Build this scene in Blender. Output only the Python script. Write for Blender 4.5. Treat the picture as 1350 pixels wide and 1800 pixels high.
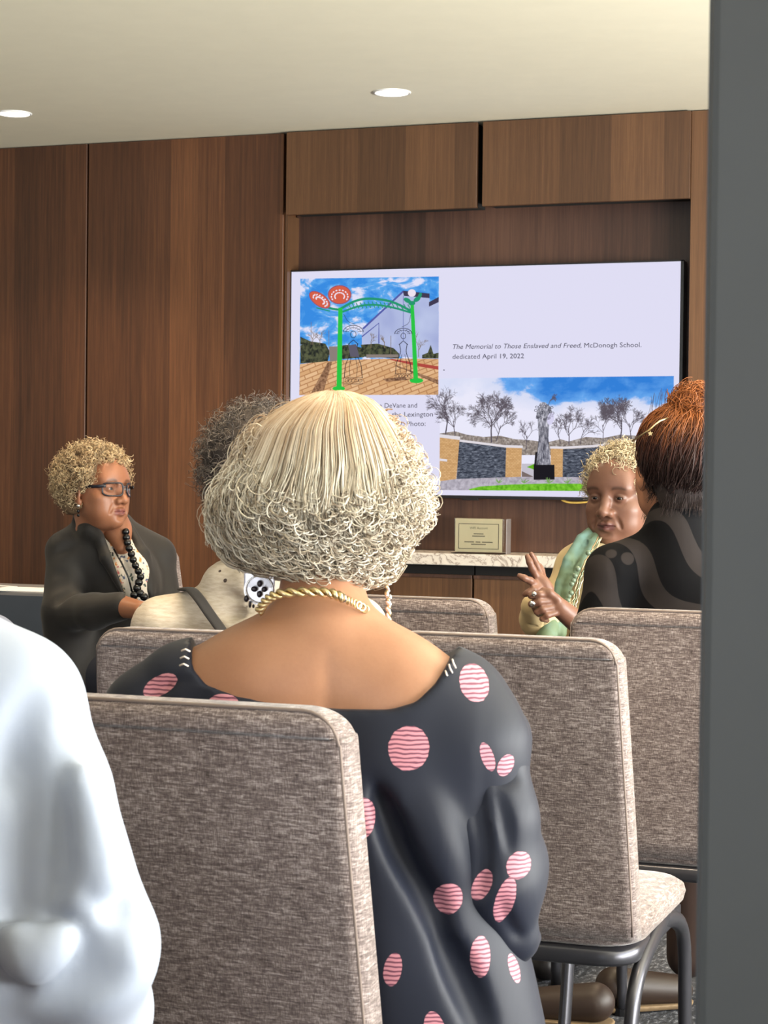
import bpy, bmesh, math, random
import numpy as np
from mathutils import Vector, Matrix, Euler

for _o in list(bpy.data.objects):
    bpy.data.objects.remove(_o)
scene = bpy.context.scene
col = scene.collection
random.seed(7)
rng = np.random.default_rng(7)

# ------------------------------------------------------------------ camera
FPX, YAW, PITCH, ROLL, EYE = 3400.0, 0.3512, 0.0204, 0.0111, 1.18
c_f = np.array([-math.sin(YAW) * math.cos(PITCH), math.cos(YAW) * math.cos(PITCH), -math.sin(PITCH)])
_r = np.array([math.cos(YAW), math.sin(YAW), 0.0])
_d = np.cross(c_f, _r)
c_r = math.cos(ROLL) * _r - math.sin(ROLL) * _d
c_d = math.sin(ROLL) * _r + math.cos(ROLL) * _d
EYEP = np.array([0, 0, EYE])
cam_data = bpy.data.cameras.new('camera')
cam = bpy.data.objects.new('camera', cam_data)
col.objects.link(cam)
scene.camera = cam
cam_data.sensor_fit = 'VERTICAL'
cam_data.sensor_height = 36.0
cam_data.lens = FPX / 1800 * 36.0
cam_data.clip_start = 0.05
cam.matrix_world = Matrix(((c_r[0], -c_d[0], -c_f[0], 0), (c_r[1], -c_d[1], -c_f[1], 0), (c_r[2], -c_d[2], -c_f[2], EYE), (0, 0, 0, 1)))
cam_data.dof.use_dof = True
cam_data.dof.focus_distance = 3.9
cam_data.dof.aperture_fstop = 24.0


def at(px, py, d):
    """world point seen at photo pixel (px,py) at depth d metres"""
    return EYEP + d * (c_f + c_r * (px - 675) / FPX + c_d * (py - 900) / FPX)


def proj(p):
    q = np.asarray(p, float) - EYEP
    z = q @ c_f
    return 675 + FPX * (q @ c_r) / z, 900 + FPX * (q @ c_d) / z, z


# ------------------------------------------------------------------ light
scene.view_settings.view_transform = 'Standard'
scene.view_settings.look = 'None'
scene.view_settings.exposure = 0.0
scene.view_settings.gamma = 1.0
world = bpy.data.worlds.new('world')
scene.world = world
world.use_nodes = True
world.node_tree.nodes['Background'].inputs[0].default_value = (0.72, 0.84, 1.0, 1)
world.node_tree.nodes['Background'].inputs[1].default_value = 1.0


def area(name, loc, rot, sx, sy, power, color):
    l = bpy.data.lights.new(name, 'AREA')
    l.shape = 'RECTANGLE'
    l.size, l.size_y, l.energy, l.color = sx, sy, power, color
    o = bpy.data.objects.new(name, l)
    col.objects.link(o)
    o.location = loc
    o.rotation_euler = rot
    return o


# daylight entering through the side and rear windows (built below)
area('window_daylight_side', (2.86, 3.4, 1.55), (0, math.radians(90), 0), 1.7, 5.4, 150, (0.86, 0.93, 1.0))
area('window_daylight_rear', (-1.6, -2.86, 1.5), (math.radians(90), 0, 0), 4.6, 1.7, 58, (0.82, 0.91, 1.0))
# added fill lamps, aimed upward only to brighten the ceiling
area('ceiling_fill_side', (2.80, 3.4, 0.95), (0, math.radians(140), 0), 0.7, 5.4, 780, (1.0, 0.98, 0.91))
area('ceiling_fill_rear', (-1.6, -2.80, 0.95), (math.radians(140), 0, 0), 4.6, 0.7, 60, (0.95, 0.97, 1.0))

# ------------------------------------------------------------------ helpers
def lin(c):
    return tuple(((v / 255) / 12.92 if v / 255 <= 0.04045 else ((v / 255 + 0.055) / 1.055) ** 2.4) for v in c)


def link(o, parent=None):
    col.objects.link(o)
    if parent is not None:
        o.parent = parent
        o.matrix_parent_inverse = parent.matrix_basis.inverted() if o.get('_keepw') else Matrix()
    return o


def tag(o, label=None, cat=None, group=None, kind=None):
    if label: o['label'] = label
    if cat: o['category'] = cat
    if group: o['group'] = group
    if kind: o['kind'] = kind
    return o


def empty(name, loc=(0, 0, 0), rz=0.0):
    o = bpy.data.objects.new(name, None)
    o.empty_display_size = 0.05
    col.objects.link(o)
    o.location = loc
    o.rotation_euler = (0, 0, rz)
    return o


def mesh_obj(name, verts, faces, mat, parent=None, smooth=False, world_space=False):
    """verts in parent space; world_space=True converts world verts into the parent's (unrotated) frame"""
    verts = np.asarray(verts, float)
    if world_space and parent is not None:
        M = np.array(parent.matrix_basis.inverted())
        verts = verts @ M[:3, :3].T + M[:3, 3]
    me = bpy.data.meshes.new(name)
    if isinstance(faces, np.ndarray) and faces.ndim == 2:
        nv, nf, k = len(verts), len(faces), faces.shape[1]
        me.vertices.add(nv)
        me.vertices.foreach_set('co', verts.astype(np.float32).ravel())
        me.loops.add(nf * k)
        me.loops.foreach_set('vertex_index', faces.astype(np.int32).ravel())
        me.polygons.add(nf)
        me.polygons.foreach_set('loop_start', np.arange(0, nf * k, k, dtype=np.int32))
        me.polygons.foreach_set('loop_total', np.full(nf, k, dtype=np.int32))
        me.update(calc_edges=True)
    else:
        me.from_pydata([tuple(v) for v in verts], [], [tuple(f) for f in faces])
    me.validate()
    if smooth:
        me.polygons.foreach_set('use_smooth', np.ones(len(me.polygons), dtype=bool))
    if mat is not None:
        for m in (mat if isinstance(mat, (list, tuple)) else [mat]):
            me.materials.append(m)
    o = bpy.data.objects.new(name, me)
    col.objects.link(o)
    if parent is not None:
        o.parent = parent
    return o


def recalc(o):
    bm = bmesh.new()
    bm.from_mesh(o.data)
    bmesh.ops.recalc_face_normals(bm, faces=bm.faces)
    bm.to_mesh(o.data)
    bm.free()
    return o


class MB:
    """collects shapes; build() links them as one mesh"""
    def __init__(self):
        self.bm = bmesh.new()

    def box(self, lo, hi, bevel=0.0, seg=2):
        r = bmesh.ops.create_cube(self.bm, size=1.0)
        lo, hi = Vector(lo), Vector(hi)
        for v in r['verts']:
            v.co = Vector([(lo[i] + hi[i]) / 2 + v.co[i] * (hi[i] - lo[i]) for i in range(3)])
        if bevel > 0:
            es = list({e for v in r['verts'] for e in v.link_edges})
            bmesh.ops.bevel(self.bm, geom=es, offset=bevel, segments=seg, profile=0.5, affect='EDGES')
        return self

    def cyl(self, c, r, h, n=24, r2=None, axis='Z'):
        M = Matrix.Translation(Vector(c))
        if axis == 'X': M = M @ Matrix.Rotation(math.pi / 2, 4, 'Y')
        if axis == 'Y': M = M @ Matrix.Rotation(math.pi / 2, 4, 'X')
        bmesh.ops.create_cone(self.bm, cap_ends=True, segments=n, radius1=r, radius2=r if r2 is None else r2, depth=h, matrix=M)
        return self

    def sphere(self, c, r, n=12, scale=(1, 1, 1), rot=None):
        M = Matrix.Translation(Vector(c))
        if rot is not None: M = M @ rot.to_4x4()
        M = M @ Matrix.Diagonal((*scale, 1))
        bmesh.ops.create_uvsphere(self.bm, u_segments=n + n // 2, v_segments=n, radius=r, matrix=M)
        return self

    def tube(self, pts, r, n=8, closed=False, flat=None):
        """swept tube; r number or list; flat=(sx,sy) squashes the section"""
        v, f = tube_mesh(pts, r, n, closed, flat)
        vs = [self.bm.verts.new(p) for p in v]
        for q in f:
            try: self.bm.faces.new([vs[i] for i in q])
            except ValueError: pass
        return self

    def torus(self, c, R, r, rot=None, n=28, m=8, squash=(1, 1)):
        pts = []
        for i in range(n):
            a = 2 * math.pi * i / n
            p = Vector((R * squash[0] * math.cos(a), 0, R * squash[1] * math.sin(a)))
            if rot is not None: p = rot @ p
            pts.append(Vector(c) + p)
        return self.tube(pts, r, m, closed=True)

    def prism(self, pts, y0, y1):
        """polygon in XZ extruded along Y"""
        a = [self.bm.verts.new((p[0], y0, p[1])) for p in pts]
        b = [self.bm.verts.new((p[0], y1, p[1])) for p in pts]
        n = len(pts)
        self.bm.faces.new(a)
        self.bm.faces.new(b[::-1])
        for i in range(n):
            j = (i + 1) % n
            self.bm.faces.new([a[i], b[i], b[j], a[j]])
        return self

    def build(self, name, mat, parent=None, smooth=False, bevel=0.0, auto=None):
        bmesh.ops.recalc_face_normals(self.bm, faces=self.bm.faces)
        if bevel:
            es = [e for e in self.bm.edges if len(e.link_faces) == 2 and e.calc_face_angle(0) > 0.6]
            bmesh.ops.bevel(self.bm, geom=es, offset=bevel, segments=2, profile=0.5, affect='EDGES')
        me = bpy.data.meshes.new(name)
        self.bm.to_mesh(me)
        self.bm.free()
        if smooth:
            for p in me.polygons: p.use_smooth = True
        if mat is not None: me.materials.append(mat)
        o = bpy.data.objects.new(name, me)
        col.objects.link(o)
        if parent is not None: o.parent = parent
        return o


def frames(pts, closed=False):
    P = np.asarray(pts, float)
    if closed:
        T = np.roll(P, -1, 0) - np.roll(P, 1, 0)
    else:
        T = np.gradient(P, axis=0)
    T /= np.linalg.norm(T, axis=1, keepdims=True) + 1e-12
    N = np.zeros_like(P)
    ref = np.array([0, 0, 1.0]) if abs(T[0, 2]) < 0.9 else np.array([1.0, 0, 0])
    n = np.cross(np.cross(T[0], ref), T[0])
    n /= np.linalg.norm(n)
    for i in range(len(P)):
        n = n - T[i] * (n @ T[i])
        n /= np.linalg.norm(n) + 1e-12
        N[i] = n
    return P, T, N, np.cross(T, N)


def tube_mesh(pts, r, n=8, closed=False, flat=None):
    P, T, N, B = frames(pts, closed)
    m = len(P)
    r = np.broadcast_to(np.asarray(r, float), (m,))
    a = np.linspace(0, 2 * np.pi, n, endpoint=False)
    sx, sy = flat if flat else (1, 1)
    V = (P[:, None, :] + r[:, None, None] * (N[:, None, :] * (sx * np.cos(a))[None, :, None] + B[:, None, :] * (sy * np.sin(a))[None, :, None])).reshape(-1, 3)
    F = []
    for i in range(m if closed else m - 1):
        k = (i + 1) % m
        for j in range(n):
            l = (j + 1) % n
            F.append((i * n + j, i * n + l, k * n + l, k * n + j))
    if not closed:
        F.append(tuple(range(n))[::-1])
        F.append(tuple((m - 1) * n + j for j in range(n)))
    return [tuple(v) for v in V], F


def spline(pts, n):
    """Catmull-Rom through pts, n samples"""
    P = np.asarray(pts, float)
    Q = np.vstack([2 * P[0] - P[1], P, 2 * P[-1] - P[-2]])
    out = []
    for t in np.linspace(0, len(P) - 1 - 1e-9, n):
        i = int(t); u = t - i
        p0, p1, p2, p3 = Q[i], Q[i + 1], Q[i + 2], Q[i + 3]
        out.append(0.5 * ((2 * p1) + (-p0 + p2) * u + (2 * p0 - 5 * p1 + 4 * p2 - p3) * u * u + (-p0 + 3 * p1 - 3 * p2 + p3) * u ** 3))
    return np.array(out)


# ------------------------------------------------------------------ implicit surfaces (one continuous skin)
class SDF:
    def __init__(self, lo, hi, h):
        self.lo = np.asarray(lo, float); self.h = h
        self.n = np.ceil((np.asarray(hi, float) - self.lo) / h).astype(int) + 1
        self.D = np.full(self.n, 1.0, np.float32)

    def _sub(self, blo, bhi):
        i0 = np.clip(np.floor((blo - self.lo) / self.h).astype(int), 0, self.n)
        i1 = np.clip(np.ceil((bhi - self.lo) / self.h).astype(int) + 1, 0, self.n)
        if np.any(i1 <= i0): return None, None
        s = tuple(slice(a, b) for a, b in zip(i0, i1))
        ax = [(self.lo[k] + self.h * np.arange(i0[k], i1[k])).astype(np.float32) for k in range(3)]
        return s, np.meshgrid(*ax, indexing='ij', sparse=True)

    def _mix(self, s, d, k, op):
        D = self.D[s]
        if op == 'u':
            if k > 0:
                h = np.maximum(k - np.abs(D - d), 0) / k
                self.D[s] = np.minimum(D, d) - h * h * k * 0.25
            else:
                self.D[s] = np.minimum(D, d)
        elif op == 's':
            if k > 0:
                h = np.maximum(k - np.abs(D + d), 0) / k
                self.D[s] = np.maximum(D, -d) + h * h * k * 0.25
            else:
                self.D[s] = np.maximum(D, -d)

    def ell(self, c, r, k=0.0, rot=None, op='u'):
        c = np.asarray(c, float); r = np.asarray(r, float) * np.ones(3)
        m = float(r.max()) + k + 3 * self.h + (0.01 if op == 'u' else 0)
        s, g = self._sub(c - m, c + m)
        if s is None: return self
        x, y, z = (g[i] - np.float32(c[i]) for i in range(3))
        if rot is not None:
            R = np.array(rot, float).T
            x, y, z = (R[i, 0] * x + R[i, 1] * y + R[i, 2] * z for i in range(3))
        k0 = np.sqrt((x / r[0]) ** 2 + (y / r[1]) ** 2 + (z / r[2]) ** 2) + 1e-6
        k1 = np.sqrt((x / r[0] ** 2) ** 2 + (y / r[1] ** 2) ** 2 + (z / r[2] ** 2) ** 2) + 1e-6
        self._mix(s, (k0 * (k0 - 1) / k1).astype(np.float32), k, op)
        return self

    def cap(self, a, b, ra, rb=None, k=0.0, op='u', flat=None):
        """tapered capsule; flat=(axis vector, factor) thickens distance along axis (factor>1 = thinner)"""
        rb = ra if rb is None else rb
        a = np.asarray(a, float); b = np.asarray(b, float)
        m = max(ra, rb) + k + 3 * self.h + (0.01 if op == 'u' else 0)
        s, g = self._sub(np.minimum(a, b) - m, np.maximum(a, b) + m)
        if s is None: return self
        ab = b - a; L = float(ab @ ab) + 1e-12
        p = [g[i] - np.float32(a[i]) for i in range(3)]
        t = np.clip((p[0] * ab[0] + p[1] * ab[1] + p[2] * ab[2]) / L, 0, 1)
        q = [p[i] - t * ab[i] for i in range(3)]
        d2 = q[0] ** 2 + q[1] ** 2 + q[2] ** 2
        if flat is not None:
            ax, fac = np.asarray(flat[0], float), flat[1]
            ax = ax / np.linalg.norm(ax)
            dd = q[0] * ax[0] + q[1] * ax[1] + q[2] * ax[2]
            d2 = d2 + (fac * fac - 1) * dd * dd
        self._mix(s, (np.sqrt(d2) - (ra + t * (rb - ra))).astype(np.float32), k, op)
        return self

    def chain(self, pts, rs, k=0.0, op='u', flat=None):
        for i in range(len(pts) - 1):
            self.cap(pts[i], pts[i + 1], rs[i], rs[i + 1], k, op, flat)
        return self

    def ridge(self, pts, r, depth, op='s', n=10):
        """a soft crease (s) or fold (u) following pts on the surface"""
        P = spline(pts, n)
        rr = r * np.sin(np.linspace(0.25, math.pi - 0.25, n))
        for i in range(n - 1):
            self.cap(P[i], P[i + 1], rr[i], rr[i + 1], depth, op)
        return self

    def warp(self, fn):
        """add fn(x,y,z) (metres) to the field"""
        ax = [(self.lo[k] + self.h * np.arange(self.n[k])).astype(np.float32) for k in range(3)]
        x, y, z = np.meshgrid(*ax, indexing='ij', sparse=True)
        self.D += fn(x, y, z).astype(np.float32)
        return self

    def cut(self, fn):
        """keep where fn<0 (hard intersection)"""
        ax = [(self.lo[k] + self.h * np.arange(self.n[k])).astype(np.float32) for k in range(3)]
        x, y, z = np.meshgrid(*ax, indexing='ij', sparse=True)
        self.D = np.maximum(self.D, fn(x, y, z).astype(np.float32))
        return self

    def smooth(self, it=1):
        for _ in range(it):
            for ax in range(3):
                a = np.swapaxes(self.D, 0, ax)
                a[1:-1] = 0.25 * a[:-2] + 0.5 * a[1:-1] + 0.25 * a[2:]
        return self

    def mesh(self):
        D = self.D.copy()
        D[0] = D[-1] = 1; D[:, 0] = D[:, -1] = 1; D[:, :, 0] = D[:, :, -1] = 1
        ins = D < 0
        nx, ny, nz = D.shape
        cnt = np.zeros((nx - 1, ny - 1, nz - 1), np.int8)
        for dx in (0, 1):
            for dy in (0, 1):
                for dz in (0, 1):
                    cnt += ins[dx:nx - 1 + dx, dy:ny - 1 + dy, dz:nz - 1 + dz]
        act = np.argwhere((cnt > 0) & (cnt < 8))
        idx = np.full(cnt.shape, -1, np.int64)
        idx[act[:, 0], act[:, 1], act[:, 2]] = np.arange(len(act))
        pos = np.zeros((len(act), 3)); num = np.zeros(len(act))
        corners = [(a, b, c) for a in (0, 1) for b in (0, 1) for c in (0, 1)]
        val = {c: D[act[:, 0] + c[0], act[:, 1] + c[1], act[:, 2] + c[2]].astype(float) for c in corners}
        for c in corners:
            for ax in range(3):
                if c[ax] == 0:
                    e = list(c); e[ax] = 1; e = tuple(e)
                    v0, v1 = val[c], val[e]
                    m = (v0 < 0) != (v1 < 0)
                    t = np.where(m, v0 / np.where(m, v0 - v1, 1), 0)
                    p = np.tile(np.array(c, float), (len(act), 1)); p[:, ax] += t
                    pos[m] += p[m]; num[m] += 1
        pos = (act + pos / num[:, None]) * self.h + self.lo
        F = []
        for ax in range(3):
            sl0 = [slice(None)] * 3; sl1 = [slice(None)] * 3
            sl0[ax] = slice(0, -1); sl1[ax] = slice(1, None)
            a, b = ins[tuple(sl0)], ins[tuple(sl1)]
            e = np.argwhere(a != b)
            u, v = (ax + 1) % 3, (ax + 2) % 3
            ok = (e[:, u] > 0) & (e[:, v] > 0) & (e[:, u] < D.shape[u] - 1) & (e[:, v] < D.shape[v] - 1)
            e = e[ok]
            flip = b[e[:, 0], e[:, 1], e[:, 2]]
            def cell(du, dv):
                q = e.copy(); q[:, u] -= du; q[:, v] -= dv
                return idx[q[:, 0], q[:, 1], q[:, 2]]
            q = np.stack([cell(0, 0), cell(1, 0), cell(1, 1), cell(0, 1)], 1)
            q[flip] = q[flip][:, ::-1]
            F.append(q)
        F = np.vstack(F)
        F = F[(F >= 0).all(1)]
        return pos, F

    def build(self, name, mat, parent=None, relax=1):
        v, f = self.mesh()
        for _ in range(relax):
            acc = np.zeros_like(v); n = np.zeros(len(v))
            for i in range(4):
                np.add.at(acc, f[:, i], v[f[:, (i + 1) % 4]]); np.add.at(acc, f[:, i], v[f[:, (i - 1) % 4]])
                np.add.at(n, f[:, i], 2)
            v = 0.5 * v + 0.5 * acc / np.maximum(n, 1)[:, None]
        return mesh_obj(name, v, f, mat, parent, smooth=True, world_space=True)


def strands(name, paths, radii, mat, parent=None, nside=3):
    """paths (S,N,3) world, radii (S,N): all strands of one head of hair as one mesh"""
    P = np.asarray(paths, float); S, N, _ = P.shape
    T = np.gradient(P, axis=1)
    T /= np.linalg.norm(T, axis=2, keepdims=True) + 1e-9
    ref = rng.normal(size=(S, 1, 3)) * np.ones((1, N, 1))
    A = np.cross(T, ref); A /= np.linalg.norm(A, axis=2, keepdims=True) + 1e-9
    B = np.cross(T, A)
    R = np.broadcast_to(np.asarray(radii, float), (S, N))
    ang = np.linspace(0, 2 * np.pi, nside, endpoint=False)
    V = P[:, :, None, :] + R[:, :, None, None] * (A[:, :, None, :] * np.cos(ang)[None, None, :, None] + B[:, :, None, :] * np.sin(ang)[None, None, :, None])
    V = V.reshape(-1, 3)
    base = (np.arange(S) * N * nside)[:, None, None] + (np.arange(N - 1) * nside)[None, :, None]
    j = np.arange(nside)[None, None, :]; l = (np.arange(nside)[None, None, :] + 1) % nside
    F = np.stack([base + j, base + l, base + nside + l, base + nside + j], -1).reshape(-1, 4)
    return mesh_obj(name, V, F, mat, parent, smooth=True, world_space=True)


# ------------------------------------------------------------------ materials
class NT:
    def __init__(self, name):
        self.m = bpy.data.materials.new(name)
        self.m.use_nodes = True
        self.t = self.m.node_tree
        self.t.nodes.clear()
        self.out = self.t.nodes.new('ShaderNodeOutputMaterial')

    def n(self, typ, ins=None, **kw):
        nd = self.t.nodes.new(typ)
        for k, v in kw.items(): setattr(nd, k, v)
        for k, v in (ins or {}).items(): self.set(nd, k, v)
        return nd

    def set(self, nd, k, v):
        s = nd.inputs[k]
        if isinstance(v, bpy.types.NodeSocket): self.t.links.new(v, s)
        elif isinstance(v, bpy.types.Node): self.t.links.new(v.outputs[0], s)
        else:
            if hasattr(s.default_value, '__len__') and len(s.default_value) == 4 and len(v) == 3: v = (*v, 1)
            s.default_value = v

    def math(self, op, a, b=0.0, c=0.0, clamp=False):
        nd = self.t.nodes.new('ShaderNodeMath'); nd.operation = op; nd.use_clamp = clamp
        for i, v in enumerate((a, b, c)): self.set(nd, i, v)
        return nd.outputs[0]

    def coord(self, scale=(1, 1, 1), which='Object', rot=(0, 0, 0), loc=(0, 0, 0)):
        tc = self.n('ShaderNodeTexCoord')
        mp = self.n('ShaderNodeMapping', {'Vector': tc.outputs[which], 'Scale': scale, 'Rotation': rot, 'Location': loc})
        return mp.outputs[0]

    def noise(self, vec, scale=5.0, detail=3.0, rough=0.55, dist=0.0, out='Fac'):
        nd = self.n('ShaderNodeTexNoise', {'Vector': vec, 'Scale': scale, 'Detail': detail, 'Roughness': rough, 'Distortion': dist})
        return nd.outputs[out]

    def ramp(self, fac, stops, interp='LINEAR'):
        nd = self.n('ShaderNodeValToRGB', {'Fac': fac})
        r = nd.color_ramp; r.interpolation = interp
        while len(r.elements) < len(stops): r.elements.new(0.5)
        for e, (p, c) in zip(r.elements, stops):
            e.position = p; e.color = (*c, 1) if len(c) == 3 else c
        return nd.outputs['Color']

    def mix(self, fac, a, b, blend='MIX'):
        nd = self.t.nodes.new('ShaderNodeMix'); nd.data_type = 'RGBA'; nd.blend_type = blend
        for k, v in ((0, fac), (6, a), (7, b)):
            s = nd.inputs[k]
            if isinstance(v, bpy.types.NodeSocket): self.t.links.new(v, s)
            else: s.default_value = v if not hasattr(v, '__len__') or len(v) == 4 else (*v, 1)
        return nd.outputs[2]

    def bump(self, h, strength=0.3, dist=0.002):
        return self.n('ShaderNodeBump', {'Height': h, 'Strength': strength, 'Distance': dist}).outputs[0]

    def bsdf(self, **kw):
        nd = self.n('ShaderNodeBsdfPrincipled')
        for k, v in kw.items():
            self.set(nd, k.replace('_', ' '), v)
        self.t.links.new(nd.outputs[0], self.out.inputs[0])
        return self.m

    def emit(self, color, strength=1.0):
        nd = self.n('ShaderNodeEmission', {'Color': color, 'Strength': strength})
        self.t.links.new(nd.outputs[0], self.out.inputs[0])
        return self.m


def plain(name, rgb, rough=0.6, metal=0.0, var=0.06, bump=0.0, bscale=400, **kw):
    """single-colour surface with a little procedural variation"""
    t = NT(name)
    v = t.coord()
    n = t.noise(v, 9, 3)
    c = lin(rgb)
    colr = t.ramp(n, [(0.3, tuple(x * (1 - var) for x in c)), (0.7, tuple(min(1, x * (1 + var)) for x in c))])
    a = dict(Base_Color=colr, Roughness=rough, Metallic=metal, **kw)
    if bump:
        a['Normal'] = t.bump(t.noise(v, bscale, 2), bump, 0.001)
    return t.bsdf(**a)


def emis(name, rgb, s=1.0):
    return NT(name).emit((*lin(rgb), 1), s)


def m_wood(name, a, b, c, strip=0.125, off=0.0, rough=0.42):
    """quarter-cut veneer: vertical grain, leaves of veneer of different tone"""
    t = NT(name)
    v = t.coord()
    sx = t.n('ShaderNodeSeparateXYZ', {'Vector': v})
    leaf = t.math('FLOOR', t.math('DIVIDE', t.math('ADD', sx.outputs[0], off + 20.0), strip))
    wn = t.n('ShaderNodeTexWhiteNoise', {'W': leaf}, noise_dimensions='1D')
    g1 = t.noise(t.coord((26, 26, 0.55)), 3.0, 5, 0.6, 0.25)
    g2 = t.noise(t.coord((190, 190, 3.0)), 3.0, 3, 0.6)
    g3 = t.noise(t.coord((1.2, 1.2, 0.4)), 2.0, 2)
    f = t.math('ADD', t.math('MULTIPLY', g1, 0.5), t.math('MULTIPLY', g2, 0.34))
    f = t.math('ADD', f, t.math('MULTIPLY', wn.outputs[0], 0.34))
    f = t.math('ADD', f, t.math('MULTIPLY', g3, 0.2))
    colr = t.ramp(f, [(0.38, a), (0.66, b), (0.95, c)])
    bp = t.bump(g2, 0.12, 0.001)
    return t.bsdf(Base_Color=colr, Roughness=rough, Normal=bp, Specular_IOR_Level=0.4)

def on_y(px, py, Y):
    d = c_f + c_r * (px - 675) / FPX + c_d * (py - 900) / FPX
    return EYEP + d * ((Y - EYEP[1]) / d[1])


# ------------------------------------------------------------------ surface materials
W_A, W_B, W_C = lin((46, 29, 21)), lin((84, 53, 35)), lin((122, 80, 51))
MAT_WOOD = m_wood('walnut_panel', W_A, W_B, W_C, 0.128)
MAT_WOOD_UP = m_wood('walnut_cabinet', lin((62, 42, 28)), lin((90, 62, 41)), lin((118, 84, 56)), 0.21, 0.05)
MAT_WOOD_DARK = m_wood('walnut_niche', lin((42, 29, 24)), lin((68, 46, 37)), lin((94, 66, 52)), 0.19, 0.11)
MAT_GAP = plain('shadow_gap_black', (14, 11, 10), 0.9)
MAT_CEIL = plain('ceiling_paint', (238, 232, 208), 0.9, var=0.015)
MAT_WALL = plain('wall_paint', (205, 198, 186), 0.85, var=0.02)
MAT_TRIM = plain('grey_frame_paint', (60, 62, 64), 0.55, var=0.03)
MAT_WHITE = plain('white_metal', (235, 235, 235), 0.4)
MAT_BLACKPL = plain('black_plastic', (16, 16, 20), 0.35)
MAT_METAL = plain('gunmetal', (74, 74, 80), 0.33, 0.75, var=0.05)
MAT_CHROME = plain('polished_metal', (210, 208, 205), 0.15, 1.0)


def m_carpet():
    t = NT('carpet_flecked')
    v = t.coord()
    n1 = t.noise(t.coord((1, 0.45, 1)), 95, 3, 0.65)
    n2 = t.noise(v, 260, 2)
    f = t.math('ADD', t.math('MULTIPLY', n1, 0.7), t.math('MULTIPLY', n2, 0.3))
    c = t.ramp(f, [(0.40, lin((26, 27, 32))), (0.54, lin((62, 64, 72))), (0.66, lin((150, 152, 158)))])
    return t.bsdf(Base_Color=c, Roughness=0.95, Normal=t.bump(f, 0.6, 0.004))


def m_marble():
    t = NT('marble')
    v = t.coord()
    n = t.noise(v, 5, 6, 0.65, 1.6)
    vein = t.math('ABSOLUTE', t.math('SUBTRACT', n, 0.5))
    c = t.ramp(vein, [(0.0, lin((138, 122, 112))), (0.02, lin((205, 196, 186))), (0.2, lin((226, 218, 208)))])
    return t.bsdf(Base_Color=c, Roughness=0.25)


def m_fabric(name, a, b, c, warm=None):
    """slubby chenille: long horizontal slubs crossed by a fine vertical weave"""
    t = NT(name)
    tc = t.coord()
    s1 = t.noise(t.coord((60, 60, 430)), 1.0, 4, 0.7, 0.6)
    s2 = t.noise(t.coord((620, 620, 90)), 1.0, 3, 0.65)
    s3 = t.noise(tc, 7, 3)
    f = t.math('ADD', t.math('MULTIPLY', s1, 0.62), t.math('MULTIPLY', s2, 0.34))
    f = t.math('ADD', f, t.math('MULTIPLY', s3, 0.12))
    colr = t.ramp(f, [(0.40, a), (0.54, b), (0.70, c)])
    bp = t.bump(f, 0.55, 0.003)
    return t.bsdf(Base_Color=colr, Roughness=0.82, Normal=bp, Sheen_Weight=0.35, Sheen_Roughness=0.4, Specular_IOR_Level=0.25)


MAT_CARPET = m_carpet()
MAT_MARBLE = m_marble()
MAT_FABRIC = m_fabric('chair_chenille', lin((66, 56, 54)), lin((114, 101, 98)), lin((186, 174, 170)))
MAT_PIPING = plain('chair_welt', (118, 104, 97), 0.8, bump=0.3, bscale=900)

# ------------------------------------------------------------------ room shell
YP, YT, YB = 7.511, 7.561, 7.646           # panel face, screen face, niche back
ZC = 2.605
XL, XR, YR = -7.2, 3.0, -3.0
tag(MB().box((XL, YR, -0.1), (XR, 7.9, 0)).build('floor', MAT_CARPET), 'dark charcoal flecked carpet floor', kind='structure')
tag(MB().box((XL, YR, ZC), (XR, 7.9, ZC + 0.12)).build('ceiling', MAT_CEIL), 'smooth cream painted ceiling', kind='structure')
wall_f = tag(MB().box((XL, 7.66, 0), (XR, 7.9, ZC)).build('wall_front', MAT_GAP), 'dark walnut panelled front wall', kind='structure')
tag(MB().box((XL - 0.15, YR, 0), (XL, 7.9, ZC)).build('wall_left', MAT_WALL), 'plain pale side wall', kind='structure')


def wall_with_window(name, axis, pos, a0, a1, b0, b1, z0, z1, th, label):
    m = MB()
    for (p, q, r, s) in ((a0, b0, 0, ZC), (b1, a1, 0, ZC), (b0, b1, 0, z0), (b0, b1, z1, ZC)):
        if axis == 'X': m.box((pos, p, r), (pos + th, q, s))
        else: m.box((p, pos, r), (q, pos + th, s))
    return tag(m.build(name, MAT_WALL), label, kind='structure')


wall_with_window('wall_right', 'X', XR, YR, 7.9, 0.6, 6.2, 0.65, 2.45, 0.15, 'pale side wall with a wide window')
wall_with_window('wall_back', 'Y', YR - 0.15, XL, XR, -4.0, 0.8, 0.65, 2.4, 0.15, 'pale rear wall with a wide window')
MAT_GLASS = NT('window_glass').bsdf(Base_Color=(1, 1, 1, 1), Roughness=0.02, Transmission_Weight=1.0, IOR=1.02)


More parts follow.
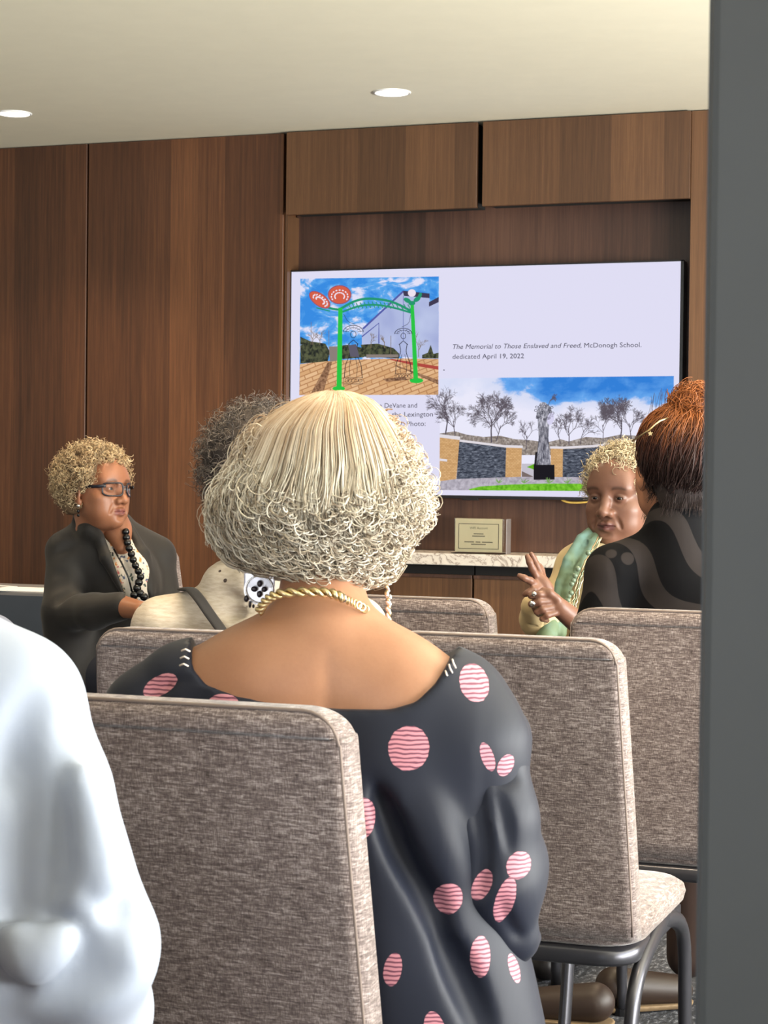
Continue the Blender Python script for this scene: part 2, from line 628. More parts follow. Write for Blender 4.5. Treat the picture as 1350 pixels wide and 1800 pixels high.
def window(name, axis, pos, b0, b1, z0, z1, n):
    m = MB()
    def bx(p, q, r, s, d=0.05):
        if axis == 'X': m.box((pos - d / 2, p, r), (pos + d / 2, q, s))
        else: m.box((p, pos - d / 2, r), (q, pos + d / 2, s))
    bx(b0, b1, z0, z0 + 0.05); bx(b0, b1, z1 - 0.05, z1)
    w = (b1 - b0) / n
    for i in range(n + 1):
        x = b0 + i * w
        bx(max(b0, x - 0.025), min(b1, x + 0.025), z0, z1)
    o = tag(m.build(name, MAT_TRIM), 'grey framed window of %d lights' % n, kind='structure')
    for i in range(n):
        p, q = b0 + i * w + 0.03, b0 + (i + 1) * w - 0.03
        g = MB()
        if axis == 'X': g.box((pos - 0.003, p, z0 + 0.05), (pos + 0.003, q, z1 - 0.05))
        else: g.box((p, pos - 0.003, z0 + 0.05), (q, pos + 0.003, z1 - 0.05))
        g.build('window_pane', MAT_GLASS, o)


window('window_1', 'X', XR + 0.09, 0.6, 6.2, 0.65, 2.45, 4)
window('window_2', 'Y', YR - 0.09, -4.0, 0.8, 0.65, 2.4, 3)

# front wall: full-height veneered panels, each its own piece
J1, J2, J3 = -4.148, -3.214, -1.497
edges = [XL, -6.016, -5.082, J1, J2]
g = 0.0045
for a, b in zip(edges[:-1], edges[1:]):
    MB().box((a + g, YP, 0.0), (b - g, 7.66, ZC - 0.004), 0.0015, 1).build('wood_panel', MAT_WOOD, wall_f)
MB().box((J3 + g, YP - 0.004, 0), (J3 + 0.105, 7.66, ZC - 0.004), 0.0015, 1).build('wood_panel', MAT_WOOD_UP, wall_f)
for a, b in ((J3 + 0.113, -0.45), (-0.441, 0.5), (0.509, 1.45), (1.459, XR)):
    MB().box((a, YP, 0), (b, 7.66, ZC - 0.004), 0.0015, 1).build('wood_panel', MAT_WOOD, wall_f)
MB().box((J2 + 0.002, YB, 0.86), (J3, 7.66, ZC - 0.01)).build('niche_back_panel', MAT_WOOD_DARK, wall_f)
MB().box((J2 + 0.001, YP + 0.012, 0.86), (J2 + 0.012, YB, 2.26)).build('niche_side_panel', MAT_WOOD_UP, wall_f)

# right-hand grey frame close to the camera
fp = at(1236, 900, 1.15)
trim = MB().box((0, 0, 0), (0.34, 0.11, ZC), 0.006, 2)
trim.box((-0.0, 0.035, 0), (-0.004, 0.06, ZC - 0.01), 0.001, 1)
trim = trim.build('trim_1', MAT_TRIM)
trim.location = (fp[0], fp[1], 0)
trim.rotation_euler = (0, 0, 0.06)
tag(trim, 'smooth grey painted door frame standing close at the right edge', kind='structure')

# ------------------------------------------------------------------ overhead cabinets
def cab_up(x0, x1, z0, label):
    e = empty('overhead_cabinet', (x0, YP, z0))
    w, h = x1 - x0, ZC - z0
    tag(e, label, 'cabinet', 'overhead cabinets above the screen')
    MB().box((0.012, -0.005, 0.012), (w - 0.012, YB - YP, h - 0.004)).build('body', MAT_GAP, e)
    d = MB().box((0, -0.026, 0), (w, -0.004, h - 0.006), 0.0015, 1).build('door', MAT_WOOD_UP, e)
    # veneer runs continuous with the wall: object texture per unit
    return e


zc0 = on_y(670, 371.5, YP - 0.026)[2]
zc1 = on_y(1030, 355.5, YP - 0.026)[2]
xa, xb = on_y(503, 300, YP - 0.026)[0], on_y(838, 290, YP - 0.026)[0]
xc, xd = on_y(848, 290, YP - 0.026)[0], on_y(1213, 270, YP - 0.026)[0]
cab_up(xa, xb, zc0, 'walnut overhead cabinet above the screen, the one touching the tall panels')
cab_up(xc, xd, zc1, 'walnut overhead cabinet above the screen, the one nearest the grey frame')

# ------------------------------------------------------------------ low cabinets and marble top
YC = 7.36
zs0 = on_y(840, 974.5, YC)[2]
zs1 = on_y(840, 995.0, YC)[2]
top = MB().box((J2 + 0.014, YC, zs1), (J3 - 0.003, YB, zs0), 0.003, 2).build('marble_shelf', MAT_MARBLE)
tag(top, 'long pale marble shelf top under the screen', 'shelf')
YD = YC + 0.04
zd = on_y(760, 1009, YD)[2]
xg = on_y(831.5, 1020, YD)[0]
def cab_low(x0, x1, label):
    e = empty('low_cabinet', (x0, YD, 0))
    w = x1 - x0
    tag(e, label, 'cabinet', 'low cabinets under the marble shelf')
    MB().box((0.004, 0.02, 0.06), (w - 0.004, YB - YD - 0.002, zs1 - 0.004)).build('body', MAT_GAP, e)
    MB().box((0.01, 0.05, 0), (w - 0.01, YB - YD - 0.03, 0.06)).build('plinth', MAT_GAP, e)
    half = 1
    dw = w / half
    for i in range(half):
        d = MB().box((i * dw + 0.004, -0.002, 0.07), ((i + 1) * dw - 0.004, 0.02, zd), 0.003, 2).build('door', MAT_WOOD_UP, e)
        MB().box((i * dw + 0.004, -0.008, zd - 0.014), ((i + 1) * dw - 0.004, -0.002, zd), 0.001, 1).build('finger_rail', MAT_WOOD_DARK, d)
    return e
cab_low(J2 + 0.016, xg, 'low walnut cabinet under the marble shelf, beneath the notice stand')
cab_low(xg, J3 - 0.004, 'low walnut cabinet under the marble shelf, behind the gesturing hands')

# ------------------------------------------------------------------ ceiling downlights
MAT_LENS = emis('downlight_glow', (255, 238, 205), 9.0)
def downlight(p, label, power, spot=True):
    e = empty('downlight', (p[0], p[1], ZC))
    tag(e, label, 'ceiling light', 'recessed ceiling downlights')
    r = 0.066
    MB().torus((0, 0, 0), r, 0.006, Matrix.Rotation(math.pi / 2, 3, 'X'), 32, 6).build('trim_ring', MAT_WHITE, e, True)
    MB().cyl((0, 0, -0.002), r, 0.003, 32).build('lens', MAT_LENS, e)
    if spot:
        l = bpy.data.lights.new('downlight_lamp', 'SPOT')
        l.energy = power; l.color = (1.0, 0.78, 0.52); l.spot_size = math.radians(112); l.spot_blend = 0.8; l.shadow_soft_size = 0.06
        lo = bpy.data.objects.new('downlight_lamp', l)
        col.objects.link(lo); lo.parent = e
        lo.location = (0, 0, -0.015)

def ceil_pt(px, py):
    d = c_f + c_r * (px - 675) / FPX + c_d * (py - 900) / FPX
    return EYEP + d * ((ZC - EYE) / d[2])
La, Lb = ceil_pt(25, 199), ceil_pt(689, 162)
print('LIGHTS', La, Lb, (zs0, zs1, zd, xg, zc0, zc1))
downlight(La, 'round lit downlight in the ceiling at the left edge of the picture', 100)
downlight(Lb, 'round lit downlight in the ceiling above the screen', 100)
dx = Lb[0] - La[0]
hid = ('beyond the grey frame, by the panelled wall', 'over the panellist in the black blazer', 'in the middle of the room before the screen', 'over the speaker in the green scarf', 'over the draped table side of the rows', 'over the far row of chairs', 'over the auburn-haired woman', 'over the person in the white shirt', 'behind the grey frame, nearest the window')
for hl, (x, y, w) in zip(hid, ((Lb[0] + dx, Lb[1], 50), (-4.3, 5.1, 75), (-2.5, 5.1, 75), (-0.9, 5.1, 75), (-3.0, 3.1, 70), (-1.25, 3.0, 80), (-0.1, 3.3, 40), (-1.2, 1.0, 7), (0.6, 1.0, 7))):
    downlight((x, y), 'round lit ceiling downlight ' + hl, w * 1.6)

# ------------------------------------------------------------------ upholstered chairs
def rrect(w, t, r, n=5):
    """rounded rectangle half-sizes w (x), t (y)"""
    pts = []
    for cx, cy, a0 in ((w - r, t - r, 0), (-w + r, t - r, 90), (-w + r, -t + r, 180), (w - r, -t + r, 270)):
        for i in range(n + 1):
            a = math.radians(a0 + 90 * i / n)
            pts.append((cx + r * math.cos(a), cy + r * math.sin(a)))
    return pts


def back_shape(z):
    """half width, lean (y of the rear face) of the backrest at height z"""
    u = (z - 0.44) / 0.49
    w = 0.212 - 0.015 * max(0, u) ** 1.6
    y = 0.085 * (1 - u) ** 1.25 if u < 1 else 0
    return w, y


def loft(rows, cap=True):
    n = len(rows[0]); V = [p for r in rows for p in r]; F = []
    for i in range(len(rows) - 1):
        for j in range(n):
            l = (j + 1) % n
            F.append((i * n + j, i * n + l, (i + 1) * n + l, (i + 1) * n + j))
    if cap:
        F.append(tuple(range(n))[::-1]); F.append(tuple((len(rows) - 1) * n + j for j in range(n)))
    return V, F


def make_chair():
    e = empty('banquet_chair')
    T = 0.031                                   # half thickness of the pad
    rows = []
    zt, R = 0.93, 0.042
    zs = list(np.linspace(0.44, zt - R, 16)) + [zt - R + R * math.sin(a) for a in np.linspace(0.1, math.pi / 2, 16)]
    for i, z in enumerate(zs):
        w, y = back_shape(z)
        if z > zt - R:
            w -= R * (1 - math.sqrt(max(0, 1 - ((z - (zt - R)) / R) ** 2))) * 0.98
        tt = T
        if z > zt - 0.02: tt = T * (0.45 + 0.55 * math.sqrt(max(0, 1 - ((z - (zt - 0.02)) / 0.0205) ** 2)))
        if z < 0.455: tt = T * 0.93
        ring = []
        for (x, yy) in rrect(w, tt, min(0.018, tt * 0.75), 7):
            # long sides are subdivided implicitly by the corner fans
            ring.append((x, y + T + yy, z - 0.006 * (x / w) ** 2 * (1 if z > 0.9 else 0)))
        rows.append(ring)
    V, F = loft(rows)
    back = recalc(mesh_obj('backrest', V, F, MAT_FABRIC, e, smooth=True))
    # welt running round the rear edge
    pts = []
    for z in np.linspace(0.45, zt - R, 10):
        w, y = back_shape(z); pts.append((w - 0.006, y + 0.006, z))
    for a in np.linspace(0.15, math.pi / 2, 7):
        w, y = back_shape(zt); pts.append((w - R + R * math.cos(a) - 0.004, y + 0.008, zt - R + R * math.sin(a) - 0.006))
    pts = pts + [(-x, y, z) for x, y, z in pts[::-1]]
    MB().tube(pts, 0.0022, 6).build('piping', MAT_PIPING, back, True)
    # seat pad, crowned
    rows = []
    for (z, s) in ((0.425, 0.93), (0.432, 0.985), (0.445, 1.0), (0.458, 0.985), (0.467, 0.93), (0.473, 0.78), (0.477, 0.5), (0.478, 0.12)):
        rows.append([(x * s, 0.315 + y * s, z) for x, y in rrect(0.214, 0.225, 0.07, 6)])
    V, F = loft(rows)
    recalc(mesh_obj('seat', V, F, MAT_FABRIC, e, smooth=True))
    fr = MB()
    V, F = loft([[(x, 0.305 + y, z) for x, y in rrect(0.207 - i, 0.218 - i, 0.06, 6)] for z, i in ((0.396, 0.006), (0.399, 0.001), (0.403, 0.0), (0.420, 0.0), (0.4245, 0.004))])
    recalc(mesh_obj('seat_frame', V, F, MAT_METAL, e, smooth=True))
    for s in (-1, 1):
        # rear leg: leaves the middle of the side rail, bends and runs down and back
        p = spline([(s * 0.195, 0.40, 0.425), (s * 0.204, 0.27, 0.415), (s * 0.206, 0.13, 0.375), (s * 0.206, 0.085, 0.30), (s * 0.206, 0.05, 0.15), (s * 0.206, 0.015, 0.012)], 22)
        MB().tube(p, 0.0165, 10, flat=(1.0, 0.72)).build('leg', MAT_METAL, e, True)
        p = spline([(s * 0.195, 0.33, 0.42), (s * 0.204, 0.43, 0.405), (s * 0.206, 0.505, 0.35), (s * 0.206, 0.525, 0.2), (s * 0.206, 0.535, 0.012)], 20)
        MB().tube(p, 0.0165, 10, flat=(1.0, 0.72)).build('leg', MAT_METAL, e, True)
        MB().tube([(s * 0.17, 0.125, 0.42), (s * 0.17, 0.118, 0.47)], 0.008, 8).build('back_bracket', MAT_METAL, e, True)
    for s in (-1, 1):
        for y in (0.013, 0.535):
            MB().cyl((s * 0.206, y, 0.008), 0.019, 0.016, 12).build('glide', MAT_BLACKPL, e)
    return e


def copy_tree(o, parent=None):
    c = o.copy(); col.objects.link(c)
    c.parent = parent
    for ch in o.children: copy_tree(ch, c)
    return c


chair0 = make_chair()
_first = [True]
def place_chair(x, y, rz, label, group='upholstered banquet chairs in the rows'):
    o = chair0 if _first[0] else copy_tree(chair0)
    _first[0] = False
    o.location = (x, y, 0); o.rotation_euler = (0, 0, rz)
    tag(o, label, 'chair', group)
    return o


HW = 0.199
def edge_chair(px, py, d, side, label, rz=0.0):
    p = at(px, py, d)
    c = place_chair(p[0] - side * HW * math.cos(rz), p[1] - side * HW * math.sin(rz), rz, label)
    print('CHAIR', label[:30], [round(v, 2) for v in c.location])
    return c


CH_MAIN = edge_chair(600, 1330, 2.05, 1, 'taupe chenille chair largest in front, carrying the woman in the dotted dress')
CH_R2 = edge_chair(1088, 1170, 2.97, 1, 'empty taupe chair with its seat showing, beside the dotted dress')
CH_L2 = edge_chair(160, 1150, 3.125, -1, 'taupe chair with the person in the cream sweater, mostly behind the dotted dress')
CH_M3 = edge_chair(860, 1090, 3.9, 1, 'empty brown-grey chair in the far row, below the notice stand')
CH_R3 = edge_chair(998, 1100, 3.71, -1, 'brown-grey chair carrying the auburn-haired woman, cut off by the grey frame')

# ------------------------------------------------------------------ television and its slide
tv = empty('television', (-2.368, YT, 1.09))
tag(tv, 'large wall-mounted flat television showing a two-photo slide', 'television')
TX0, TX1, TZ0, TZ1 = -3.198, -1.538, 1.09, 2.0238
def tvw(o):                                     # world-space mesh under the tv empty
    return o
def tvbox(name, lo, hi, mat, bev=0.002):
    m = MB().box(np.array(lo) - np.array(tv.location), np.array(hi) - np.array(tv.location), bev, 2)
    return m.build(name, mat, tv)
tvbox('casing', (TX0 - 0.004, YT + 0.003, TZ0 - 0.012), (TX1 + 0.012, YB - 0.02, TZ1 + 0.004), MAT_BLACKPL)
for lo, hi in (((TX0 - 0.005, YT - 0.003, TZ1), (TX1 + 0.013, YT + 0.01, TZ1 + 0.006)), ((TX0 - 0.005, YT - 0.003, TZ0 - 0.013), (TX1 + 0.013, YT + 0.01, TZ0)),
               ((TX0 - 0.006, YT - 0.003, TZ0 - 0.013), (TX0, YT + 0.01, TZ1 + 0.006)), ((TX1, YT - 0.003, TZ0 - 0.013), (TX1 + 0.013, YT + 0.01, TZ1 + 0.006))):
    tvbox('bezel', lo, hi, MAT_BLACKPL, 0.001)
tvbox('sensor_bar', (-2.43, YT - 0.004, TZ0 - 0.02), (-2.36, YT + 0.01, TZ0 - 0.011), MAT_BLACKPL, 0.001)

MAT_SLIDE = emis('slide_white', (226, 224, 246), 0.98)
screen = mesh_obj('screen', [(TX0, YT, TZ0), (TX1, YT, TZ0), (TX1, YT, TZ1), (TX0, YT, TZ1)], [(0, 1, 2, 3)], MAT_SLIDE, tv, world_space=True)


class Flat:
    """flat print shown on the screen, laid out in photo pixels on the screen plane"""
    def __init__(self, layer):
        self.V, self.F, self.y = [], [], YT - 0.0005 - 0.0003 * layer
        self.parts = []

    def p(self, px, py):
        q = on_y(px, py, self.y)
        self.V.append(tuple(q)); return len(self.V) - 1

    def poly(self, pts):
        self.parts.append((len(self.V), len(self.F)))
        self.F.append([self.p(*q) for q in pts]); return self

    def ell(self, cx, cy, rx, ry, rot=0.0, n=24):
        c, s = math.cos(rot), math.sin(rot)
        return self.poly([(cx + rx * math.cos(a) * c - ry * math.sin(a) * s, cy + rx * math.cos(a) * s + ry * math.sin(a) * c) for a in np.linspace(0, 2 * math.pi, n, endpoint=False)])

    def stroke(self, pts, w0, w1=None):
        w1 = w0 if w1 is None else w1
        self.parts.append((len(self.V), len(self.F)))
        P = np.array(pts, float)
        T = np.gradient(P, axis=0); T /= np.linalg.norm(T, axis=1, keepdims=True) + 1e-9
        N = np.stack([-T[:, 1], T[:, 0]], 1)
        w = np.linspace(w0, w1, len(P))[:, None] / 2
        L = [self.p(*q) for q in P + N * w]; R = [self.p(*q) for q in P - N * w]
        for i in range(len(P) - 1): self.F.append([L[i], L[i + 1], R[i + 1], R[i]])
        return self

    def ring(self, cx, cy, rx, ry, w, rot=0.0, a0=0.0, a1=2 * math.pi, n=30):
        c, s = math.cos(rot), math.sin(rot)
        return self.stroke([(cx + rx * math.cos(a) * c - ry * math.sin(a) * s, cy + rx * math.cos(a) * s + ry * math.sin(a) * c) for a in np.linspace(a0, a1, n)], w)

    def build(self, name, mat):
        n = len(self.parts)
        if n <= 7:                              # each piece its own print; finer print stays joined
            ends = self.parts[1:] + [(len(self.V), len(self.F))]
            for (v0, f0), (v1, f1) in zip(self.parts, ends):
                o = _under_screen(name, self.V[v0:v1], [[i - v0 for i in q] for q in self.F[f0:f1]], mat)
            return o
        return tag(_under_screen(name, self.V, self.F, mat), kind='stuff')


def _under_screen(name, V, F, mat):
    off = np.array(tv.location)
    return mesh_obj(name, np.array(V) - off, F, mat, screen)


def m_print(name, stops, scale, detail=4, dist=0.3, mp=(1, 1, 1), strength=1.0, rough=0.6):
    t = NT(name)
    n = t.noise(t.coord(mp), scale, detail, rough, dist)
    return t.emit(t.ramp(n, stops), strength)


def E(r, g, b): return emis('print_%d_%d_%d' % (r, g, b), (r, g, b))

# --- upper left photo: plaza with a painted gateway
SKY = m_print('print_sky', [(0.42, lin((58, 140, 226))), (0.52, lin((96, 170, 238))), (0.60, lin((226, 226, 248)))], 9, 5, 0.5, (1, 1, 1.7))
Flat(1).poly([(528, 490), (771.5, 486), (770.5, 694), (526, 694.5)]).build('slide_sky', SKY)
Flat(3).poly([(636, 578), (709, 513), (755, 517), (755, 532), (771, 526), (770.8, 632), (636, 622)]).build('slide_building', m_print('print_building', [(0.3, lin((158, 168, 214))), (0.7, lin((188, 198, 232)))], 6, 2))
Flat(4).poly([(708, 511), (755, 516), (755, 524), (710, 520)]).poly([(754, 531), (771.2, 522), (771.2, 531), (754, 539)]).build('slide_roof_edge', E(66, 60, 84))
Flat(4).stroke([(709, 512), (638, 578)], 3.2).stroke([(636, 592), (666, 568), (666, 604)], 2.2).stroke([(709, 520), (709, 600)], 0.8).build('slide_blue_edge', E(84, 92, 168))
f = Flat(4)
f.poly([(528, 607), (546, 600), (572, 604), (580, 618), (576, 636), (528, 639)]).poly([(634, 606), (664, 604), (692, 612), (702, 622), (700, 630), (640, 627)]).poly([(594, 608), (612, 606), (640, 612), (640, 628), (594, 632)])
f.poly([(742, 624), (752, 620), (757, 606), (762, 622), (771, 620), (770.7, 630), (742, 630)]).poly([(528, 592), (553, 603), (528, 606)])
f.build('slide_shrubs', m_print('print_shrub', [(0.38, lin((38, 42, 40))), (0.6, lin((92, 96, 70)))], 60, 4))
PLAZA = NT('print_plaza')
_v = PLAZA.coord((1, 1, 1))
_br = PLAZA.n('ShaderNodeTexBrick', {'Vector': PLAZA.coord((1, 1, 1), rot=(math.pi / 2, 0, 0.35)), 'Color1': (*lin((214, 166, 118)), 1), 'Color2': (*lin((232, 190, 146)), 1), 'Mortar': (*lin((184, 134, 92)), 1), 'Scale': 9.0, 'Mortar Size': 0.02, 'Row Height': 0.16, 'Brick Width': 0.55})
PLAZA.emit(_br.outputs[0])
Flat(5).poly([(527, 640), (594, 633), (700, 630), (770.8, 631), (770.5, 694), (526, 694.5)]).build('slide_plaza', PLAZA.m)
f = Flat(6)
f.poly([(576, 637), (584, 636), (567, 694), (545, 694)]).poly([(672, 666), (712, 662), (716, 668), (680, 671)]).poly([(700, 646), (770.6, 668), (770.6, 676), (690, 640)])
f.build('slide_paving_strip', m_print('print_strip', [(0.4, lin((118, 84, 62))), (0.6, lin((168, 128, 98)))], 90, 3))
Flat(6).poly([(684, 632), (690, 631), (770.7, 644), (770.7, 650), (730, 643)]).build('slide_red_kerb', E(176, 74, 66))
Flat(6).poly([(578, 609), (594, 609), (594, 634), (580, 636)]).poly([(644, 623), (700, 623), (700, 628), (644, 629)]).build('slide_steps', E(140, 128, 122))
G1, G2 = E(44, 196, 70), E(40, 150, 112)
Flat(8).stroke([(598.5, 541), (596, 683)], 7.5, 9).stroke([(724.5, 536), (731, 668)], 6, 8).ell(595.5, 683, 11, 4.5).ell(732, 669, 12, 4.5).build('slide_gate_posts', G1)
f = Flat(7)
f.stroke(spline([(598, 543), (625, 529), (652, 525), (690, 531), (727, 549)], 20), 4.2).stroke(spline([(602, 548), (632, 538), (660, 536), (692, 541), (727, 551)], 20), 3.4)
for i in range(16):
    x = 612 + i * 7
    f.stroke([(x, 530 + abs(i - 6) * 0.6), (x + 5, 541 + abs(i - 6) * 0.4)], 1.6)
f.ell(716, 528, 7, 4, 0.5).ell(733, 526, 7, 4, -0.6).ell(724, 533, 6, 4).ell(738, 520, 3, 6, 0.4).stroke([(560, 535), (585, 543), (600, 545)], 4).stroke([(556, 541), (580, 547)], 2)
f.build('slide_gate_arch', G2)
f = Flat(8)
f.ell(597, 518, 20, 16).ell(562, 527, 21, 10.5, 0.62)
f.build('slide_gate_fans', E(214, 96, 72))
f = Flat(9)
for cx, cy, rx, ry, rot in ((597, 521, 17, 13, 0), (563, 528, 17, 8, 0.62)):
    for a in np.linspace(-math.pi * 1.15, 0.15 * math.pi, 11):
        for rr in (0.5, 0.85):
            x, y = rx * rr * math.cos(a), ry * rr * math.sin(a)
            f.ell(cx + x * math.cos(rot) - y * math.sin(rot), cy + x * math.sin(rot) + y * math.cos(rot), 1.3, 1.9, a, 8)
f.ell(724, 515, 7, 6.6)
f.build('slide_gate_fan_holes', E(238, 226, 240))
Flat(9).ring(597, 518, 20, 16, 1.6).ring(562, 527, 21, 10.5, 1.4, 0.62).build('slide_gate_fan_rims', E(150, 84, 110))
# wrought figures under the arch, suggested by generic scrollwork
f = Flat(9)
def fig(x, y, s, m):
    f.ring(x, y + 12 * s, 18 * s * m, 12 * s, 1.1, 0, math.pi, 2 * math.pi).ring(x, y + 12 * s, 13 * s, 8 * s, 0.8, 0, math.pi, 2 * math.pi)
    for a in np.linspace(math.pi * 1.05, math.pi * 1.95, 7):
        f.stroke([(x + 8 * s * math.cos(a), y + 12 * s + 6 * s * math.sin(a)), (x + 17 * s * math.cos(a), y + 12 * s + 11 * s * math.sin(a))], 0.6)
    f.ring(x, y + 16 * s, 5 * s, 6 * s, 1.0).stroke([(x - 9 * s, y + 34 * s), (x, y + 26 * s), (x + 9 * s, y + 34 * s)], 1.4)
    for k in (-1, 1):
        f.stroke(spline([(x + k * 8 * s, y + 32 * s), (x + k * 6 * s, y + 50 * s), (x + k * 14 * s, y + 72 * s), (x + k * 16 * s, y + 94 * s)], 14), 1.2)
        f.stroke(spline([(x + k * 3 * s, y + 54 * s), (x + k * 7 * s, y + 74 * s), (x + k * 6 * s, y + 92 * s)], 10), 0.8)
    for k in range(5):
        f.ring(x - 12 * s + k * 6 * s, y + 99 * s, 2.6 * s, 3.6 * s, 0.7, 0.4 * k)
    f.stroke([(x - 17 * s, y + 94 * s), (x + 17 * s, y + 94 * s), (x + 17 * s, y + 105 * s), (x - 17 * s, y + 105 * s), (x - 17 * s, y + 94 * s)], 0.9)
fig(621, 572, 0.98, 1)
fig(709, 577, 0.85, 1)
f.stroke(spline([(604, 552), (612, 565), (624, 570)], 8), 0.7).stroke(spline([(722, 553), (718, 568), (706, 575)], 8), 0.7)
f.build('slide_gate_scrollwork', E(44, 40, 48))
Flat(10).poly([(612, 607), (626, 605), (632, 628), (616, 627)]).build('slide_gate_figure', E(96, 92, 108))

# bare trees ------------------------------------------------------------
def tree(f, x, y, ln, a, w, depth):
    x2, y2 = x + ln * math.cos(a), y - ln * math.sin(a)
    f.stroke([(x, y), ((x + x2) / 2 + random.uniform(-1, 1) * ln * 0.05, (y + y2) / 2), (x2, y2)], w, w * 0.7)
    if depth == 0: return
    for k in range(4 if depth > 3 else 3):
        t = random.uniform(0.45, 1.0)
        tree(f, x + (x2 - x) * t, y + (y2 - y) * t, ln * random.uniform(0.55, 0.78), a + random.choice((-1, 1)) * random.uniform(0.22, 0.75), max(0.36, w * 0.6), depth - 1)
f = Flat(6)
for x, y, l in ((550, 606, 13), (562, 606, 14), (652, 612, 12), (676, 612, 11), (736, 628, 20)):
    tree(f, x, y, l, 1.57, 1.2, 3)
f.stroke([(547, 606), (547, 566)], 0.8).stroke([(578, 606), (578, 580)], 0.8).stroke([(687, 630), (687, 590)], 1.0)
f.build('slide_young_trees', E(128, 110, 92))

# --- lower right photo: memorial garden
_t = NT('print_sky_deep')
_v = _t.coord()
_s = _t.n('ShaderNodeSeparateXYZ', {'Vector': _v})
_n = _t.noise(_t.coord((1, 1, 1.5)), 5.5, 6, 0.6, 0.2)
_lo = _t.n('ShaderNodeMapRange', {'Value': _s.outputs[2], 'From Min': 0.43, 'From Max': 0.30, 'To Min': 0.0, 'To Max': 0.5}).outputs[0]
_lf = _t.n('ShaderNodeMapRange', {'Value': _s.outputs[0], 'From Min': 0.30, 'From Max': -0.02, 'To Min': 0.0, 'To Max': 0.34}).outputs[0]
_f = _t.math('ADD', _t.math('MULTIPLY', _n, 0.75), _t.math('ADD', _lo, _lf))
SKY2 = _t.emit(_t.ramp(_f, [(0.36, lin((52, 128, 216))), (0.52, lin((104, 168, 238))), (0.60, lin((214, 220, 244))), (0.85, lin((234, 233, 250)))]))
Flat(1).poly([(773.5, 665), (1184.5, 661), (1183, 865), (772.5, 862)]).build('slide_sky', SKY2)
f = Flat(4)
f.poly([(773, 770), (773, 762), (800, 758), (820, 764), (850, 768), (880, 766), (905, 772), (935, 774), (960, 778), (985, 772), (1000, 776), (1030, 768), (1060, 770), (1090, 764), (1120, 766), (1150, 758), (1183, 760), (1183, 800), (773, 800)])
f.build('slide_far_woods', m_print('print_woods', [(0.36, lin((112, 104, 100))), (0.52, lin((152, 140, 132))), (0.66, lin((190, 182, 178)))], 90, 5))
f = Flat(5)
for x, y, l, w, dp, a in ((783, 764, 28, 2.4, 5, 1.4), (800, 766, 22, 1.6, 5, 1.7), (864, 778, 34, 2.6, 6, 1.55), (872, 776, 24, 1.6, 5, 1.3), (925, 790, 20, 1.4, 4, 1.5), (1000, 782, 24, 1.8, 5, 1.6), (985, 780, 18, 1.2, 4, 1.8), (1020, 780, 20, 1.3, 4, 1.3), (1060, 776, 24, 1.4, 5, 1.6), (1090, 775, 32, 2.4, 6, 1.5), (1110, 774, 25, 1.6, 5, 1.7), (964, 712, 8, 1.2, 4, 1.2)):
    tree(f, x, y, l * 1.22, a, w, dp)
for k in range(16):
    x = 1140 + k * 2.6
    f.stroke([(x, 728), (x + random.uniform(-6, 10), 690 + random.uniform(-8, 14))], 0.6)
f.build('slide_bare_trees', E(92, 84, 94))
BR = NT('print_brick')
_b = BR.n('ShaderNodeTexBrick', {'Vector': BR.coord((1, 1, 1), rot=(math.pi / 2, 0, 0)), 'Color1': (*lin((204, 160, 108)), 1), 'Color2': (*lin((222, 180, 128)), 1), 'Mortar': (*lin((176, 130, 84)), 1), 'Scale': 40.0, 'Mortar Size': 0.02})
BR.emit(_b.outputs[0])
Flat(6).poly([(773, 769), (808, 772.5), (802, 843), (772.7, 846)]).poly([(890, 785), (917.5, 786), (916, 839), (888, 839)]).poly([(968, 788), (989.5, 788), (989, 839), (968, 839)]).build('slide_brick_piers', BR.m)
Flat(6).poly([(807, 776), (889.5, 787), (888.5, 839), (802.5, 842)]).poly([(989.5, 790), (1045, 787), (1110, 778), (1183.3, 772), (1183, 842), (989, 839)]).build('slide_slate_walls', m_print('print_slate', [(0.4, lin((50, 54, 66))), (0.55, lin((92, 98, 112))), (0.7, lin((142, 148, 162)))], 55, 4, 0.6, (1, 1, 3.2)))
Flat(7).stroke([(772.8, 766), (808.5, 770.5)], 6).stroke([(808, 774.5), (892, 785)], 4).stroke([(889, 784.5), (919, 785.5)], 4.5).stroke([(967, 786.5), (992, 787), (1045, 784), (1110, 776.5), (1183.3, 770)], 4).stroke([(773, 808), (786, 809.5)], 4).build('slide_copings', E(226, 220, 226))
Flat(5).poly([(917, 815), (940, 815), (940, 842), (917, 842)]).build('slide_path', E(196, 192, 204))
Flat(6).poly([(917, 828), (938, 838), (917, 840)]).build('slide_path_shade', E(122, 108, 104))
Flat(6).poly([(926, 821), (940, 815), (940, 826)]).build('slide_lawn_far', E(104, 176, 40))
Flat(7).poly([(772.7, 846), (802, 842), (916, 838), (1183, 840), (1183, 864.5), (772.6, 861.5)]).build('slide_paving', m_print('print_paving', [(0.35, lin((158, 152, 164))), (0.65, lin((196, 190, 202)))], 60, 3))
Flat(8).poly([(824, 860), (845, 855), (900, 851.5), (960, 850), (1183, 851), (1183, 864.3), (826, 861.8)]).build('slide_lawn', m_print('print_lawn', [(0.35, lin((86, 162, 26))), (0.65, lin((132, 206, 58)))], 60, 4))
f = Flat(10)
for x in (877, 921, 965, 998, 1034):
    for k in range(9):
        a = random.uniform(-1.2, 1.2); l = random.uniform(5, 11)
        f.stroke([(x, 849), (x + math.sin(a) * l, 849 - math.cos(a) * l)], 1.6, 0.5)
f.build('slide_small_plants', E(124, 166, 92))
